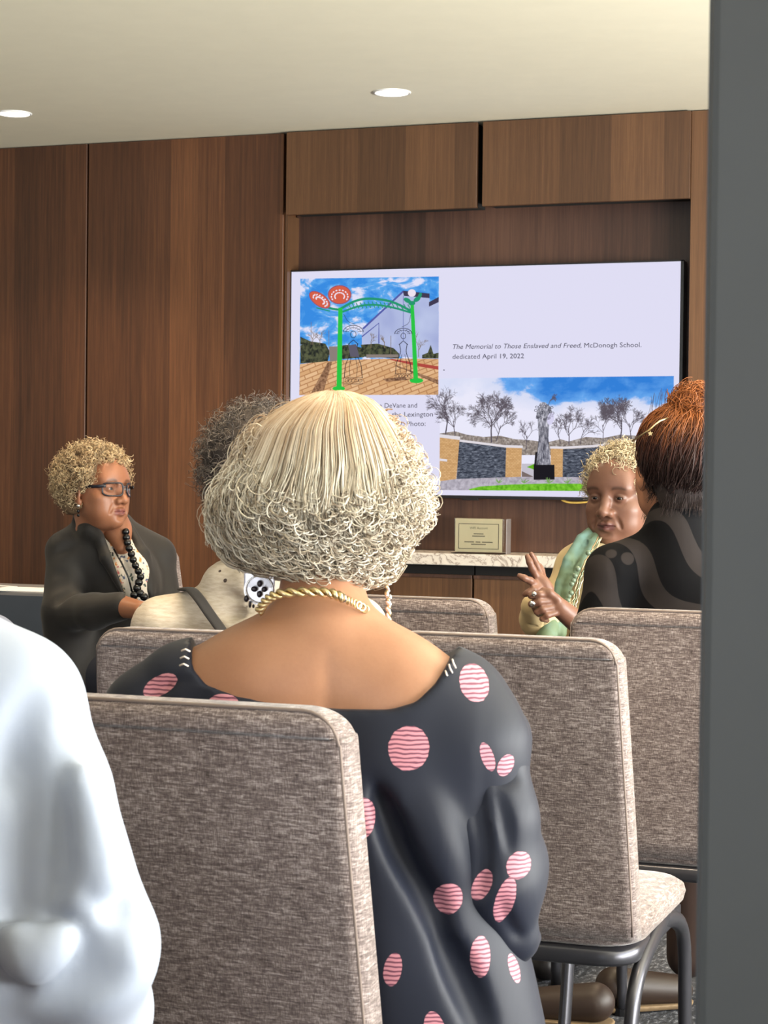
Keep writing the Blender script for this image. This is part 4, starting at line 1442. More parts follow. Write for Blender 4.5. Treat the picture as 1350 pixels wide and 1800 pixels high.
# hair: profile of the silver-blond bob, strands combed from the crown ending in curls
HP = np.array([(686, 587, 6), (690, 588, 32), (696, 588, 50), (704, 586, 68), (722, 580, 94), (740, 576, 113), (755, 573, 126), (790, 573, 146), (824, 572, 163), (865, 566, 182), (900, 563, 188), (930, 555, 176), (960, 552, 162), (985, 552, 146), (1010, 556, 128), (1032, 560, 108)], float)
HD0 = 2.365
def hair_pt(py, phi, k):
    cx = np.interp(py, HP[:, 0], HP[:, 1]); hw = np.interp(py, HP[:, 0], HP[:, 2])
    hw = hw * k
    dep = hw / FPX * HD0 * 0.90
    off = np.interp(py, [686, 760, 900, 1030], [0.0, 0.0, -0.004, 0.012])
    px = cx + hw * np.sin(phi)
    d = HD0 + off - dep * np.cos(phi)
    return px, py, d
def at_v(px, py, d):
    px, py, d = np.broadcast_arrays(np.asarray(px, float), np.asarray(py, float), np.asarray(d, float))
    return EYEP + d[..., None] * (c_f + c_r * ((px - 675) / FPX)[..., None] + c_d * ((py - 900) / FPX)[..., None])

MAT_HAIR_M = m_hair('hair_silver_blond', [(0.12, lin((112, 96, 80))), (0.38, lin((178, 164, 142))), (0.8, lin((228, 221, 206)))], 0.42, (1.18, 1.285, (182, 134, 84), 0.7))  # golden crown tint paints the warm light from above into the colour
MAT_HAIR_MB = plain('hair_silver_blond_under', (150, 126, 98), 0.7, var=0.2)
rows = []
for py in np.linspace(690, 1008, 26):
    ph = np.linspace(-math.pi, math.pi, 44, endpoint=False)
    px, yy, d = hair_pt(py, ph, 0.86 if py < 960 else 0.80)
    rows.append(at_v(px, np.full_like(px, py), d))
V, F = loft([[tuple(p - np.array(PM.location)) for p in r] for r in rows])
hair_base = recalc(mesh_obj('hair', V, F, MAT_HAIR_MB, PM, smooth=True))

def bob(n, npt, style):
    P = []; Rr = []
    t = np.linspace(0, 1, npt)
    for i in range(n):
        if style == 'straight':
            phi = rng.uniform(-1, 1) * 2.75
            phi = np.round(phi * 26) / 26 + rng.normal() * 0.011           # combed into locks
            y1 = rng.uniform(905, 1012); y0 = 687 + abs(rng.normal()) * 9
            k0 = rng.uniform(0.955, 1.03)
            ys = y0 + (y1 - y0) * t
            wav = 0.035 * np.sin(t * rng.uniform(5, 10) + round(phi * 26) * 1.7) * t
            ph = phi * (1 + 0.0 * t) + wav
            kk = k0 + 0.03 * np.sin(phi * 40) * t * 0.6
            start = np.interp(abs(math.sin(phi)), [0, 0.55, 1.0], [870, 850, 760])
            amp = np.clip((ys - start) / 110, 0, 1) * rng.uniform(0.4, 1.3)
            om = rng.uniform(2.0, 4.6) * 6.28; p0 = rng.uniform(0, 6.28)
            px, py, d = hair_pt(ys, ph, kk)
            px = px + amp * 13 * np.sin(om * t + p0)
            py = py + amp * 7 * np.cos(om * t + p0)
            d = d - amp * 0.009 * np.cos(om * t + p0 + 0.6)
            thick = rng.uniform(0.0006, 0.0012)
        elif style == 'wave':
            phi = rng.uniform(-1, 1) * 1.25
            phi = np.round(phi * 14) / 14 + rng.normal() * 0.016
            ys = 690 + (rng.uniform(890, 975) - 690) * t
            lk = round(phi * 14)
            px, py, d = hair_pt(ys, phi + 0.0 * t, rng.uniform(1.01, 1.045))
            am = np.clip((ys - 800) / 120, 0, 1)
            px = px + am * 9 * np.sin(t * 11 + lk * 2.1 + rng.normal() * 0.25)
            d = d - am * 0.005 * np.cos(t * 9 + lk * 1.3)
            thick = rng.uniform(0.0006, 0.0011)
        elif style == 'loose':
            phi = rng.uniform(-1, 1) * 2.6
            lowstart = np.interp(abs(math.sin(phi)), [0, 0.6, 1.0], [880, 850, 720])
            y0 = rng.uniform(lowstart, 1000); k0 = rng.uniform(0.97, 1.05)
            ys = np.minimum(y0 + t * rng.uniform(10, 60), 1040); ph = phi + rng.uniform(-0.3, 0.3) * t
            om = rng.uniform(0.6, 1.5) * 6.28; p0 = rng.uniform(0, 6.28); a = rng.uniform(9, 24) * np.minimum(1, 0.3 + t)
            px, py, d = hair_pt(ys, ph, k0 + 0.07 * t * rng.uniform(-0.3, 1))
            px = px + a * np.sin(om * t + p0); py = py + a * np.cos(om * t + p0)
            d = d - 0.010 * np.sin(om * t + p0 + 1.0) - 0.004
            thick = rng.uniform(0.0005, 0.0013)
        else:
            phi = rng.uniform(-1, 1) * 2.75
            lowstart = np.interp(abs(math.sin(phi)), [0, 0.6, 1.0], [872, 850, 745])
            y0 = min(rng.uniform(lowstart, 1012) + rng.normal() * 22, 1014)
            k0 = rng.uniform(0.93, 1.03)
            L = rng.uniform(35, 85); dr = rng.uniform(-0.25, 0.25)
            ys = y0 + L * t * rng.uniform(0.35, 1.0)
            ys = np.minimum(ys, 1034)
            ph = phi + dr * t
            om = rng.uniform(0.9, 2.0) * 6.28; p0 = rng.uniform(0, 6.28); a = rng.uniform(6, 17)
            px, py, d = hair_pt(ys, ph, k0 + 0.05 * t * rng.uniform(-0.5, 1))
            px = px + a * np.sin(om * t + p0); py = py + a * 0.8 * np.cos(om * t + p0)
            d = d - 0.008 * np.sin(om * t + p0 + 1.0)
            thick = rng.uniform(0.0005, 0.0012)
        py = np.minimum(py, np.interp(px, [370, 400, 440, 500, 560, 640, 700, 740], [960, 988, 1004, 1012, 1034, 1034, 1014, 950]) + rng.normal() * 4)
        P.append(at_v(px, py, d)); Rr.append(thick * (1 - 0.45 * t))
    return np.array(P), np.array(Rr)
P, Rr = bob(3400, 24, 'straight')
strands('combed_strands', P, Rr, MAT_HAIR_M, hair_base if False else PM)
P, Rr = bob(3000, 14, 'curl')
strands('curled_ends', P, Rr, MAT_HAIR_M, PM)
P, Rr = bob(420, 24, 'wave')
strands('wavy_locks', P, Rr, MAT_HAIR_M, PM)
P, Rr = bob(900, 16, 'loose')
strands('loose_curls', P, Rr, MAT_HAIR_M, PM)

# necklace: twisted gold rope that turns into a chain with a clasp
MAT_GOLD = plain('gold', (222, 202, 156), 0.3, 1.0)
MAT_SILVER = plain('silver', (222, 220, 218), 0.2, 1.0)
NP = spline([at(455, 1075, 2.285), at(468, 1056, 2.268), at(490, 1044, 2.258), at(540, 1040, 2.250), at(583, 1043, 2.250), at(607, 1053, 2.252), at(628, 1062, 2.262), at(646, 1073, 2.275)], 90)
NP = NP - FWD_H * 0.004
for ph in (0, math.pi):
    Pn, T, N, B = frames(NP[:62])
    w = np.arange(62) * 0.62
    tube_part('rope_strand', Pn + 0.0033 * (N * np.cos(w + ph)[:, None] + B * np.sin(w + ph)[:, None]), 0.0030, MAT_GOLD, PM, 8)
off = np.array(PM.location)
for i in range(62, 90, 4):
    MB().torus(NP[i] - off, 0.0042, 0.0013, Matrix.Rotation(i * 0.7, 3, 'Z'), 14, 6).build('chain_link', MAT_SILVER if i < 66 else MAT_GOLD, PM, True)

# earrings
EC = at(455, 1036, 2.36)
bb = Matrix(((c_r[0], c_f[0], 0), (c_r[1], c_f[1], 0), (0, 0, 1)))
def ep(px, py, d=2.36): return at(px, py, d) - off
ear = MB().cyl((0, 0, 0), 0.019, 0.002, 26, axis='Y')
ear.box((-0.019, -0.001, 0.0), (0.019, 0.001, 0.030), 0.002, 1)
e1 = ear.build('earring', plain('earring_silver_plate', (226, 224, 230), 0.25, 0.6), PM)
e1.location = ep(456, 1036, 2.368); e1.rotation_euler = (0, 0, math.atan2(c_r[1], c_r[0]))
tmp = MB().torus(ep(456, 1036, 2.362), 0.0165, 0.001, bb, 28, 6).build('earring_ring', MAT_SILVER, PM, True)
MAT_JET = plain('jet_stone', (40, 34, 44), 0.25)
for (x, y, rx, ry) in ((456.5, 1026, 4.8, 6), (447, 1035.5, 6, 5), (464.5, 1036, 5.2, 4.8), (456, 1044.5, 4.8, 6), (433, 1052.5, 4.4, 6), (439.5, 1062.5, 2.8, 6.2), (445.5, 1065.5, 2.4, 3.6)):
    s_ = 2.36 / FPX
    MB().sphere(ep(x, y, 2.358), 1.0, 10, (rx * s_, 0.0022, ry * s_), bb).build('earring_stone', MAT_JET, PM, True)
for k in range(26):
    y = 996 + k * 3.9
    MB().sphere(ep(682.5 + 2.2 * math.sin(k * 1.9) - 0.10 * k + (2 if k > 13 else 0), y, 2.36), 0.0022 if k < 12 else 0.0034, 7, (0.8, 0.8, 1.25)).build('earring_bead', MAT_SILVER if k % 3 else MAT_GOLD, PM, True)

# ------------------------------------------------------------------ shared pieces for the other people
def hair_vol(par, c, R, sc, mat, ctr, rad, face=((0, 0.115, -0.045), (0.066, 0.075, 0.105)), h=0.005, name='hair', lump=0.0, cuts=(), low=None):
    S = SDF(np.array(ctr) - np.array(rad) - 0.02, np.array(ctr) + np.array(rad) + 0.02, h)
    S.ell(ctr, rad)
    if low: S.ell(low[0], low[1], 0.03)
    if face: S.ell(face[0], face[1], 0.02, op='s')
    for (cc, rr) in cuts: S.ell(cc, rr, 0.015, op='s')
    if lump:
        S.warp(lambda x, y, z: lump * (np.sin(x * 190 + 3 * np.sin(z * 90)) * np.sin(y * 170 + 2 * np.sin(x * 80)) + 0.6 * np.sin(z * 230 + 2 * np.sin(y * 120))))
    v, f = S.mesh()
    return mesh_obj(name, to_world(v, c, R, sc), f, mat, par, smooth=True, world_space=True)


def px_fn(x, y, z):
    """photo column, row and depth of grid points (used to cut openings in garments)"""
    qx, qy, qz = x - EYEP[0], y - EYEP[1], z - EYEP[2]
    dd = qx * c_f[0] + qy * c_f[1] + qz * c_f[2]
    return 675 + FPX * (qx * c_r[0] + qy * c_r[1] + qz * c_r[2]) / dd, 900 + FPX * (qx * c_d[0] + qy * c_d[1] + qz * c_d[2]) / dd, dd


def bounds(pts, m):
    P = np.array(pts); return P.min(0) - m, P.max(0) + m


def seated_legs(par, hip, direction, mat, shoe_mat, spread=0.085, seat=0.56, thigh=0.42, h=0.007, r=0.082, shoes=True):
    """trousers: thighs along direction, shins to the floor; one mesh, plus two shoes"""
    dr = unit([direction[0], direction[1], 0]); sd = np.array([dr[1], -dr[0], 0])
    hp = np.array([hip[0], hip[1], seat]); pts = []
    for s in (-1, 1):
        a = hp + sd * s * spread; k = a + dr * thigh; f = k + np.array([0, 0, -(seat - 0.09)]) - dr * 0.03
        pts += [a, k, f]
    lo, hi = bounds(pts, 0.12); lo[2] = 0.03
    S = SDF(lo, hi, h)
    S.ell(hp, (0.16, 0.14, 0.09), 0.0)
    for i in (0, 3):
        S.cap(pts[i], pts[i + 1], r, r * 0.80, 0.04)
        S.cap(pts[i + 1], pts[i + 2], r * 0.80, r * 0.62, 0.02)
    S.build('trousers', mat, par, 1)
    if shoes:
        for i in (0, 3):
            f = pts[i + 2]
            lo, hi = bounds([[f[0], f[1], 0.0], np.array([f[0], f[1], 0.1]) + dr * 0.2], 0.06); lo[2] = -0.01
            S = SDF(lo, hi, 0.006)
            S.cap([f[0], f[1], 0.05], np.array([f[0], f[1], 0.035]) + dr * 0.16, 0.042, 0.034, 0.01)
            S.cap([f[0], f[1], 0.06], [f[0], f[1], 0.10], 0.036, 0.036, 0.01)
            S.cut(lambda x, y, z: 0.003 - z + 0 * x)
            S.build('shoe', shoe_mat, par, 1)


def m_floral():
    t = NT('floral_blouse')
    v = t.coord()
    vo = t.n('ShaderNodeTexVoronoi', {'Vector': t.n('ShaderNodeVectorMath', {0: v, 1: t.n('ShaderNodeVectorMath', {0: t.noise(v, 60, 2, out='Color'), 'Scale': 0.03}, operation='SCALE').outputs[0]}, operation='ADD').outputs[0], 'Scale': 70.0})
    hue = t.n('ShaderNodeSeparateColor', {'Color': vo.outputs['Color']}).outputs[0]
    colr = t.ramp(hue, [(0.0, lin((54, 70, 62))), (0.3, lin((176, 92, 96))), (0.5, lin((74, 84, 110))), (0.7, lin((196, 128, 70))), (0.9, lin((60, 46, 50)))], 'CONSTANT')
    mask = t.math('MULTIPLY', t.math('SUBTRACT', 0.42, vo.outputs['Distance']), 9.0, clamp=True)
    return t.bsdf(Base_Color=t.mix(mask, lin((206, 196, 184)), colr), Roughness=0.7)


MAT_BLAZER = m_cloth('blazer_black', (32, 29, 28), 0.62, 0.1, 900, 0.15, 0.3)
MAT_NAVYTR = m_cloth('trousers_navy', (30, 32, 42), 0.8)
MAT_FLORAL = m_floral()
MAT_JETBEAD = plain('jet_bead', (12, 12, 14), 0.12)
MAT_SHOEB = plain('shoe_dark', (32, 28, 28), 0.45)

# ------------------------------------------------------------------ panellist in the black blazer
pl = at(190, 1000, 5.95)
PL = person(pl[:2], 'older woman panellist in black blazer and dark glasses with pale curly hair')
SK_L = m_skin('skin_warm_brown', (146, 98, 72), (120, 66, 60), 0.42)
FL = unit(-FWD_H * math.cos(math.radians(57)) + RGT_H * math.sin(math.radians(57)))
HLc = at(170, 860, 5.86)
RL = head_frame(FL, 0.06, 0.03)
HL = make_head(PL, HLc, RL, SK_L, 1.04, full=0.006, wide=1.02)
MAT_HAIR_L = m_hair('hair_ash_blond', [(0.1, lin((96, 76, 56))), (0.4, lin((172, 142, 104))), (0.85, lin((226, 204, 164)))], 0.45)
hair_vol(PL, HLc, RL, 1.04, plain('hair_ash_under', (112, 90, 66), 0.85, var=0.25), (0, -0.030, 0.036), (0.094, 0.106, 0.092), lump=0.0022, low=((0, -0.055, -0.025), (0.078, 0.062, 0.06)))
W, rr = curls(2600, HLc, RL, 1.04, lambda d: not (d[1] > 0.30 and d[2] < 0.42 and abs(d[0]) < 0.74) and d[2] > -0.80 and not (d[1] > 0.12 and d[2] < -0.1 and (abs(d[0]) < 0.86 or d[2] < -0.3)), (0.094, 0.107, 0.094), (0.93, 1.06), 0.0065, 1.9, 0.028, 12, 0.0012, 0.1)
strands('curls', W, rr, MAT_HAIR_L, PL)

# blouse, then blazer opened over it
dL = 5.95
lo, hi = bounds([at(60, 900, 5.55), at(330, 900, 5.55), at(60, 1260, 6.15), at(330, 1260, 6.15), at(60, 900, 6.15), at(330, 1260, 5.55)], 0.04)
S = SDF(lo, hi, 0.006)
S.ell(at(205, 1040, 5.94), (0.135, 0.105, 0.19))
S.ell(at(222, 1030, 5.86), (0.09, 0.075, 0.12), 0.05)
S.cap(at(192, 925, 5.91), at(198, 960, 5.91), 0.05, 0.068, 0.04)
S.cut(lambda x, y, z: (lambda p: np.minimum(935 + 0.0 * p[0] - p[1], 1) * p[2] / FPX)(px_fn(x, y, z)))
S.build('blouse', MAT_FLORAL, PL, 1)
S = SDF(lo, hi, 0.006)
S.chain([at(196, 905, 5.90), at(205, 935, 5.885), at(216, 965, 5.83)], [0.044, 0.042, 0.024], 0.03)
S.build('neck', SK_L, PL, 1)
S = SDF(lo, hi, 0.0055)
S.ell(at(200, 1040, 5.96), (0.160, 0.125, 0.20))
S.ell(at(222, 1040, 5.87), (0.10, 0.085, 0.14), 0.05)
S.cap(at(158, 930, 5.95), at(116, 966, 5.88), 0.048, 0.056, 0.04)
S.chain([at(178, 948, 5.80), at(158, 932, 5.822), at(142, 918, 5.87), at(146, 908, 5.96), at(175, 906, 6.01), at(215, 915, 6.0)], [0.016, 0.020, 0.024, 0.028, 0.028, 0.024], 0.015)
S.ell(at(160, 985, 5.88), (0.085, 0.075, 0.10), 0.04)
S.cap(at(215, 935, 5.97), at(276, 972, 6.0), 0.045, 0.055, 0.04)
S.chain([at(115, 972, 5.87), at(110, 1070, 5.79)], [0.056, 0.060], 0.03)
S.chain([at(110, 1074, 5.79), at(165, 1075, 5.68), at(212, 1066, 5.62)], [0.060, 0.052, 0.043], 0.02)
S.chain([at(278, 985, 6.0), at(294, 1085, 5.93)], [0.052, 0.050], 0.03)
S.ell(at(190, 1150, 5.95), (0.18, 0.15, 0.13), 0.06)
S.cap(at(120, 1110, 5.84), at(126, 1195, 5.82), 0.075, 0.06, 0.05)
# lapels
S.chain([at(172, 938, 5.81), at(188, 980, 5.79), at(220, 1045, 5.772)], [0.012, 0.022, 0.010], 0.008)
S.chain([at(226, 922, 5.90), at(250, 975, 5.86), at(266, 1045, 5.82)], [0.012, 0.024, 0.012], 0.008)
# sleeve folds
for q in (((78, 1008), (110, 1003), (150, 1000)), ((84, 1035), (120, 1018), (162, 1005)), ((95, 1060), (130, 1035), (165, 1015)), ((84, 975), (110, 962), (135, 958)), ((160, 1030), (166, 1060), (172, 1090))):
    S.ridge([at(a, b, np.interp(b, [955, 1010, 1090], [5.80, 5.755, 5.70])) for a, b in q], 0.013, 0.022, 's', 8)
S.smooth(1)
def vcut(x, y, z):
    px, py, dd = px_fn(x, y, z)
    xl = np.interp(py, [915, 1052, 1070], [174, 222, 250]); xr = np.interp(py, [915, 1052, 1070], [222, 262, 250])
    return np.minimum(np.minimum(px - xl, xr - px) * dd / FPX, 5.97 - dd)
S.cut(vcut)
blz = S.build('blazer', MAT_BLAZER, PL, 1)
seated_legs(PL, at(190, 1150, 5.95), FL, MAT_NAVYTR, MAT_SHOEB)
# bare forearm and hand resting in the lap
S = SDF(*bounds([at(205, 1040, 5.7), at(330, 1110, 5.45), at(205, 1110, 5.45), at(330, 1040, 5.7)], 0.03), 0.004)
S.cap(at(212, 1066, 5.62), at(246, 1072, 5.56), 0.034, 0.026, 0.01)
S.ell(at(262, 1078, 5.53), (0.035, 0.035, 0.02), 0.015)
for k in range(4):
    S.chain([at(268, 1070 + 5 * k, 5.52 + 0.008 * k), at(284, 1074 + 5 * k, 5.50 + 0.008 * k), at(294, 1082 + 4 * k, 5.50 + 0.008 * k)], [0.009, 0.008, 0.007], 0.004)
S.chain([at(256, 1066, 5.54), at(268, 1062, 5.51), at(280, 1064, 5.49)], [0.010, 0.009, 0.008], 0.006)
S.build('hand', SK_L, PL, 1)
# bead necklace
bp = [(221, 935), (222, 945), (224, 954), (227, 964), (231, 974), (234, 984), (238, 994), (243, 1004), (247, 1014), (244, 1024), (241, 1034), (246, 1043), (253, 1049), (236, 1046)]
for i, (a, b) in enumerate(bp):
    d_ = np.interp(b, [930, 970, 1050], [5.84, 5.785, 5.755])
    beads('bead', [at(a, b, d_)], 0.0115 if i < 9 else 0.0125, MAT_JETBEAD, PL, 10)
# blouse edge print cord (dark placket) and earring
tube_part('placket', [at(200, 965, 5.785), at(214, 990, 5.768), at(226, 1015, 5.762), at(232, 1040, 5.762)], 0.003, MAT_JETBEAD, PL, 6)
ew = to_world([(-0.080, 0.0, -0.050), (-0.081, 0.0, -0.072), (0.080, 0.0, -0.05)], HLc, RL, 1.04)
for p in ew[::2]:
    beads('earring', [p], 0.006, MAT_SILVER, PL, 8)
    beads('earring_drop', [p - [0, 0, 0.016], p - [0, 0, 0.028]], 0.005, MAT_JETBEAD, PL, 8)
# glasses
MAT_FRAME = plain('spectacle_frame', (26, 26, 36), 0.25)
MAT_LENS2 = NT('spectacle_lens').bsdf(Base_Color=(0.97, 0.98, 1, 1), Roughness=0.02, Transmission_Weight=1.0, IOR=1.12)
def glasses(par, c, R, sc):
    off = np.array(par.location)
    g = None
    lens_pts = []
    for s in (-1, 1):
        ring = []
        for a in np.linspace(0, 2 * math.pi, 28, endpoint=False):
            ca, sa = math.cos(a), math.sin(a)
            x = 0.0255 * math.copysign(abs(ca) ** 0.6, ca); z = 0.0185 * math.copysign(abs(sa) ** 0.62, sa)
            ring.append((s * (0.034 + x * s * 1.0 * s), 0.108 - 7.0 * (0.034 + x) ** 2 * 1.4, -0.006 + z + (0.003 if sa > 0 else 0) * abs(ca)))
        Wp = to_world(ring, c, R, sc) - off
        o = MB().tube(Wp, 0.0026, 6, closed=True).build('spectacle_rim', MAT_FRAME, par, True)
        cen = Wp.mean(0)
        V = [tuple(cen)] + [tuple(p) for p in Wp]
        mesh_obj('lens', V, [(0, 1 + i, 1 + (i + 1) % 28) for i in range(28)], MAT_LENS2, o)
        tp = to_world([(s * 0.060, 0.088, 0.004), (s * 0.074, 0.070, 0.003), (s * 0.081, 0.01, 0.002), (s * 0.081, -0.02, -0.012)], c, R, sc) - off
        MB().tube(spline(tp, 12), 0.0032, 6, flat=(1.5, 0.7)).build('temple_arm', MAT_FRAME, par, True)
    br = to_world([(-0.0095, 0.1065, 0.000), (0, 0.1095, 0.003), (0.0095, 0.1065, 0.000)], c, R, sc) - off
    MB().tube(spline(br, 8), 0.0028, 6).build('bridge', MAT_FRAME, par, True)
ge = glasses(PL, HLc, RL, 1.04)
ch = at(222, 1000, 6.26)
place_chair(ch[0], ch[1], math.atan2(FL[1], FL[0]) - math.pi / 2, 'pale chair behind the shoulder of the panellist in the black blazer')

# ------------------------------------------------------------------ speaker with the green scarf
pr = at(1080, 1000, 5.0)
PR = person(pr[:2], 'older woman speaking with raised hands, cream jacket and green scarf')
SK_R = m_skin('skin_deep_brown', (114, 80, 65), (86, 50, 48), 0.42)
FR = unit(-FWD_H * math.cos(math.radians(33)) - RGT_H * math.sin(math.radians(33)))
HRc = at(1094, 872, 4.95)
RR_ = head_frame(FR, -0.02, 0.0)
make_head(PR, HRc, RR_, SK_R, 1.06, full=0.006, wide=1.03, mouth=0.001, open_eye=0.9)
MAT_HAIR_R = m_hair('hair_pale_grey', [(0.1, lin((120, 104, 82))), (0.4, lin((178, 160, 128))), (0.85, lin((224, 208, 176)))], 0.45)
hair_vol(PR, HRc, RR_, 1.06, plain('hair_grey_under', (138, 120, 94), 0.85, var=0.2), (0, -0.028, 0.036), (0.083, 0.100, 0.086), face=((0, 0.115, -0.040), (0.072, 0.075, 0.100)), lump=0.002)
W, rr = curls(1700, HRc, RR_, 1.06, lambda d: not (d[1] > 0.40 and d[2] < 0.45 and abs(d[0]) < 0.72) and d[2] > -0.7 and not (d[1] > 0.05 and d[2] < -0.12 and (abs(d[0]) < 0.84 or d[2] < -0.3)), (0.082, 0.100, 0.085), (0.94, 1.03), 0.008, 1.4, 0.030, 12, 0.0012, 0.15)
strands('curls', W, rr, MAT_HAIR_R, PR)

MAT_JACKET = m_cloth('jacket_cream', (186, 164, 124), 0.7, 0.06, 500, 0.2)
t_ = NT('scarf_green'); _n = t_.noise(t_.coord(), 9, 3)
MAT_SCARF = t_.bsdf(Base_Color=t_.ramp(_n, [(0.3, lin((78, 92, 58))), (0.5, lin((92, 112, 88))), (0.68, lin((104, 138, 134)))]), Roughness=0.7, Normal=t_.bump(t_.noise(t_.coord(), 600, 2), 0.2, 0.001))
t_ = NT('scarf_aqua'); _n = t_.noise(t_.coord(), 30, 3)
lo, hi = bounds([at(890, 900, 4.6), at(1260, 900, 4.6), at(890, 1260, 5.2), at(1260, 1260, 5.2), at(890, 900, 5.2), at(1260, 1260, 4.6)], 0.03)
S = SDF(lo, hi, 0.006)
S.ell(at(1085, 1060, 5.02), (0.150, 0.12, 0.19))
S.cap(at(1065, 950, 5.02), at(1018, 992, 4.98), 0.045, 0.052, 0.04)
S.cap(at(1110, 950, 5.04), at(1180, 992, 5.08), 0.045, 0.055, 0.04)
S.chain([at(1012, 1000, 4.98), at(985, 1060, 4.93), at(950, 1090, 4.84)], [0.052, 0.05, 0.050], 0.03)
S.chain([at(946, 1085, 4.82), at(938, 1066, 4.78)], [0.045, 0.032], 0.02)
S.chain([at(1185, 1000, 5.08), at(1170, 1110, 4.98)], [0.055, 0.05], 0.03)
S.ell(at(1085, 1190, 5.0), (0.18, 0.15, 0.13), 0.06)
for q in (((925, 1062), (940, 1072), (955, 1090)), ((932, 1095), (945, 1092), (960, 1100)), ((985, 1000), (1000, 1015), (1010, 1040))):
    S.ridge([at(a, b, 4.79 if a < 970 else 4.93) for a, b in q], 0.005, 0.01, 's', 7)
S.build('jacket', MAT_JACKET, PR, 1)
S = SDF(lo, hi, 0.006)
S.chain([at(1090, 925, 4.97), at(1080, 965, 4.95)], [0.056, 0.06], 0.03)
S.build('neck', SK_R, PR, 1)
S = SDF(lo, hi, 0.005)
S.chain([at(1048, 926, 4.945), at(1022, 948, 4.90), at(1000, 985, 4.868), at(985, 1025, 4.855), at(977, 1070, 4.845), at(972, 1110, 4.83)], [0.012, 0.014, 0.015, 0.013, 0.013, 0.016], 0.004)
S.chain([at(1062, 930, 4.93), at(1038, 957, 4.885), at(1014, 993, 4.858), at(998, 1030, 4.845), at(989, 1070, 4.835), at(984, 1112, 4.82)], [0.012, 0.016, 0.016, 0.012, 0.012, 0.018], 0.004)
S.ridge([at(1045, 940, 4.90), at(1022, 970, 4.86), at(1000, 1015, 4.84)], 0.004, 0.006, 's', 8)
S.chain([at(1060, 918, 4.99), at(1100, 938, 5.0), at(1136, 925, 5.02), at(1142, 905, 5.03)], [0.022, 0.022, 0.024, 0.018], 0.012)
S.cap(at(968, 1100, 4.80), at(958, 1130, 4.78), 0.02, 0.03, 0.01)
S.build('scarf', MAT_SCARF, PR, 1)
MAT_BLOUSE_R = m_cloth('blouse_cream', (176, 156, 120), 0.75, 0.06)
S = SDF(lo, hi, 0.006)
S.ell(at(1050, 1050, 4.90), (0.09, 0.06, 0.14))
S.build('blouse', MAT_BLOUSE_R, PR, 1)
seated_legs(PR, at(1090, 1190, 5.0), FR, MAT_NAVYTR, MAT_SHOEB)
# stranded necklace and earrings
for k in range(3):
    tube_part('necklace_strand', spline([at(1052 + 3 * k, 945, 4.862), at(1030 + 4 * k, 985, 4.835), at(1014 + 4 * k, 1025, 4.825), at(1003 + 4 * k, 1070, 4.82)], 30) + rng.normal(size=(30, 3)) * 0.0012, 0.0022, plain('necklace_%d' % k, ((150, 128, 96), (110, 120, 96), (168, 152, 128))[k], 0.3, 0.5), PR, 6)
MAT_GREENB = plain('green_bead', (96, 112, 92), 0.3)
beads('necklace_bead', [at(a, b, 4.815) for a, b in ((1008, 1020), (1005, 1026), (1011, 1012), (1000, 1048), (998, 1055), (1004, 1042), (1016, 1000), (1034, 972))], 0.007, MAT_GREENB, PR, 8)
e_ = to_world([(-0.083, 0.0, -0.055), (-0.084, 0.002, -0.075)], HRc, RR_, 1.06)
beads('earring', [at(1129, 912, 4.93), at(1126, 920, 4.93), at(1131, 924, 4.93)], 0.006, MAT_SILVER, PR, 8)
tube_part('earring_drop', [at(1128, 912, 4.93), at(1121, 928, 4.92)], 0.004, MAT_GREENB, PR, 6)

# hands: her right one open with spread fingers, her left one curled in front, with rings
dh = 4.64
def H(px, py, dz=0.0): return at(px, py, dh + dz)
K = dh / FPX
lo, hi = bounds([H(900, 960, -0.06), H(1020, 1110, 0.1), H(900, 1110, 0.1), H(1020, 960, -0.06)], 0.02)
S = SDF(lo, hi, 0.0028)
S.cap(at(946, 1072, 4.78), H(958, 1040, 0.05), 0.024, 0.022, 0.015)          # wrist out of the sleeve
S.ell(H(953, 1030, 0.03), (14 * K, 0.014, 17 * K), 0.012)
S.cap(H(950, 1018, 0.03), H(962, 1036, 0.03), 0.013, 0.016, 0.012)
S.chain([H(944, 1015, 0.025), H(936, 1000, 0.015), H(931, 988, 0.01), H(927, 978, 0.012)], [0.0092, 0.0085, 0.0078, 0.0066], 0.006)     # index, up
S.chain([H(950, 1008, 0.035), H(943, 993, 0.035), H(938, 982, 0.035), H(934, 974, 0.03)], [0.0088, 0.0082, 0.0075, 0.0062], 0.004)     # middle, behind
S.chain([H(944, 1028, 0.02), H(932, 1021, 0.0), H(921, 1016, -0.008), H(913, 1012, -0.008)], [0.0092, 0.0085, 0.0078, 0.0064], 0.006)  # thumb side, left
S.chain([H(947, 1034, 0.015), H(937, 1037, 0.0), H(928, 1042, -0.006), H(922, 1045, -0.004)], [0.0092, 0.0085, 0.0078, 0.0066], 0.006)
S.chain([H(955, 1015, 0.045), H(952, 1002, 0.05), H(949, 994, 0.052)], [0.0082, 0.0075, 0.006], 0.004)
S.build('hand', SK_R, PR, 1)
S = SDF(lo, hi, 0.0028)
S.cap(H(1010, 1090, 0.01), H(988, 1072, -0.01), 0.027, 0.024, 0.015)
S.ell(H(976, 1062, -0.02), (17 * K, 0.016, 15 * K), 0.014)
for (a, b, c_, r) in (((966, 1047), (948, 1045), (933, 1047), 0.0088), ((966, 1057), (948, 1058), (934, 1062), 0.0092), ((970, 1068), (954, 1071), (944, 1076), 0.0088), ((976, 1078), (962, 1082), (953, 1088), 0.0078)):
    S.chain([H(*a, -0.03), H(*b, -0.04), H(*c_, -0.035)], [r, r * 0.98, r * 0.86], 0.004)
    S.cap(H(c_[0], c_[1], -0.035), H(c_[0] + 9, c_[1] + 3, -0.008), r * 0.86, r * 0.75, 0.003)          # fingertips folded back
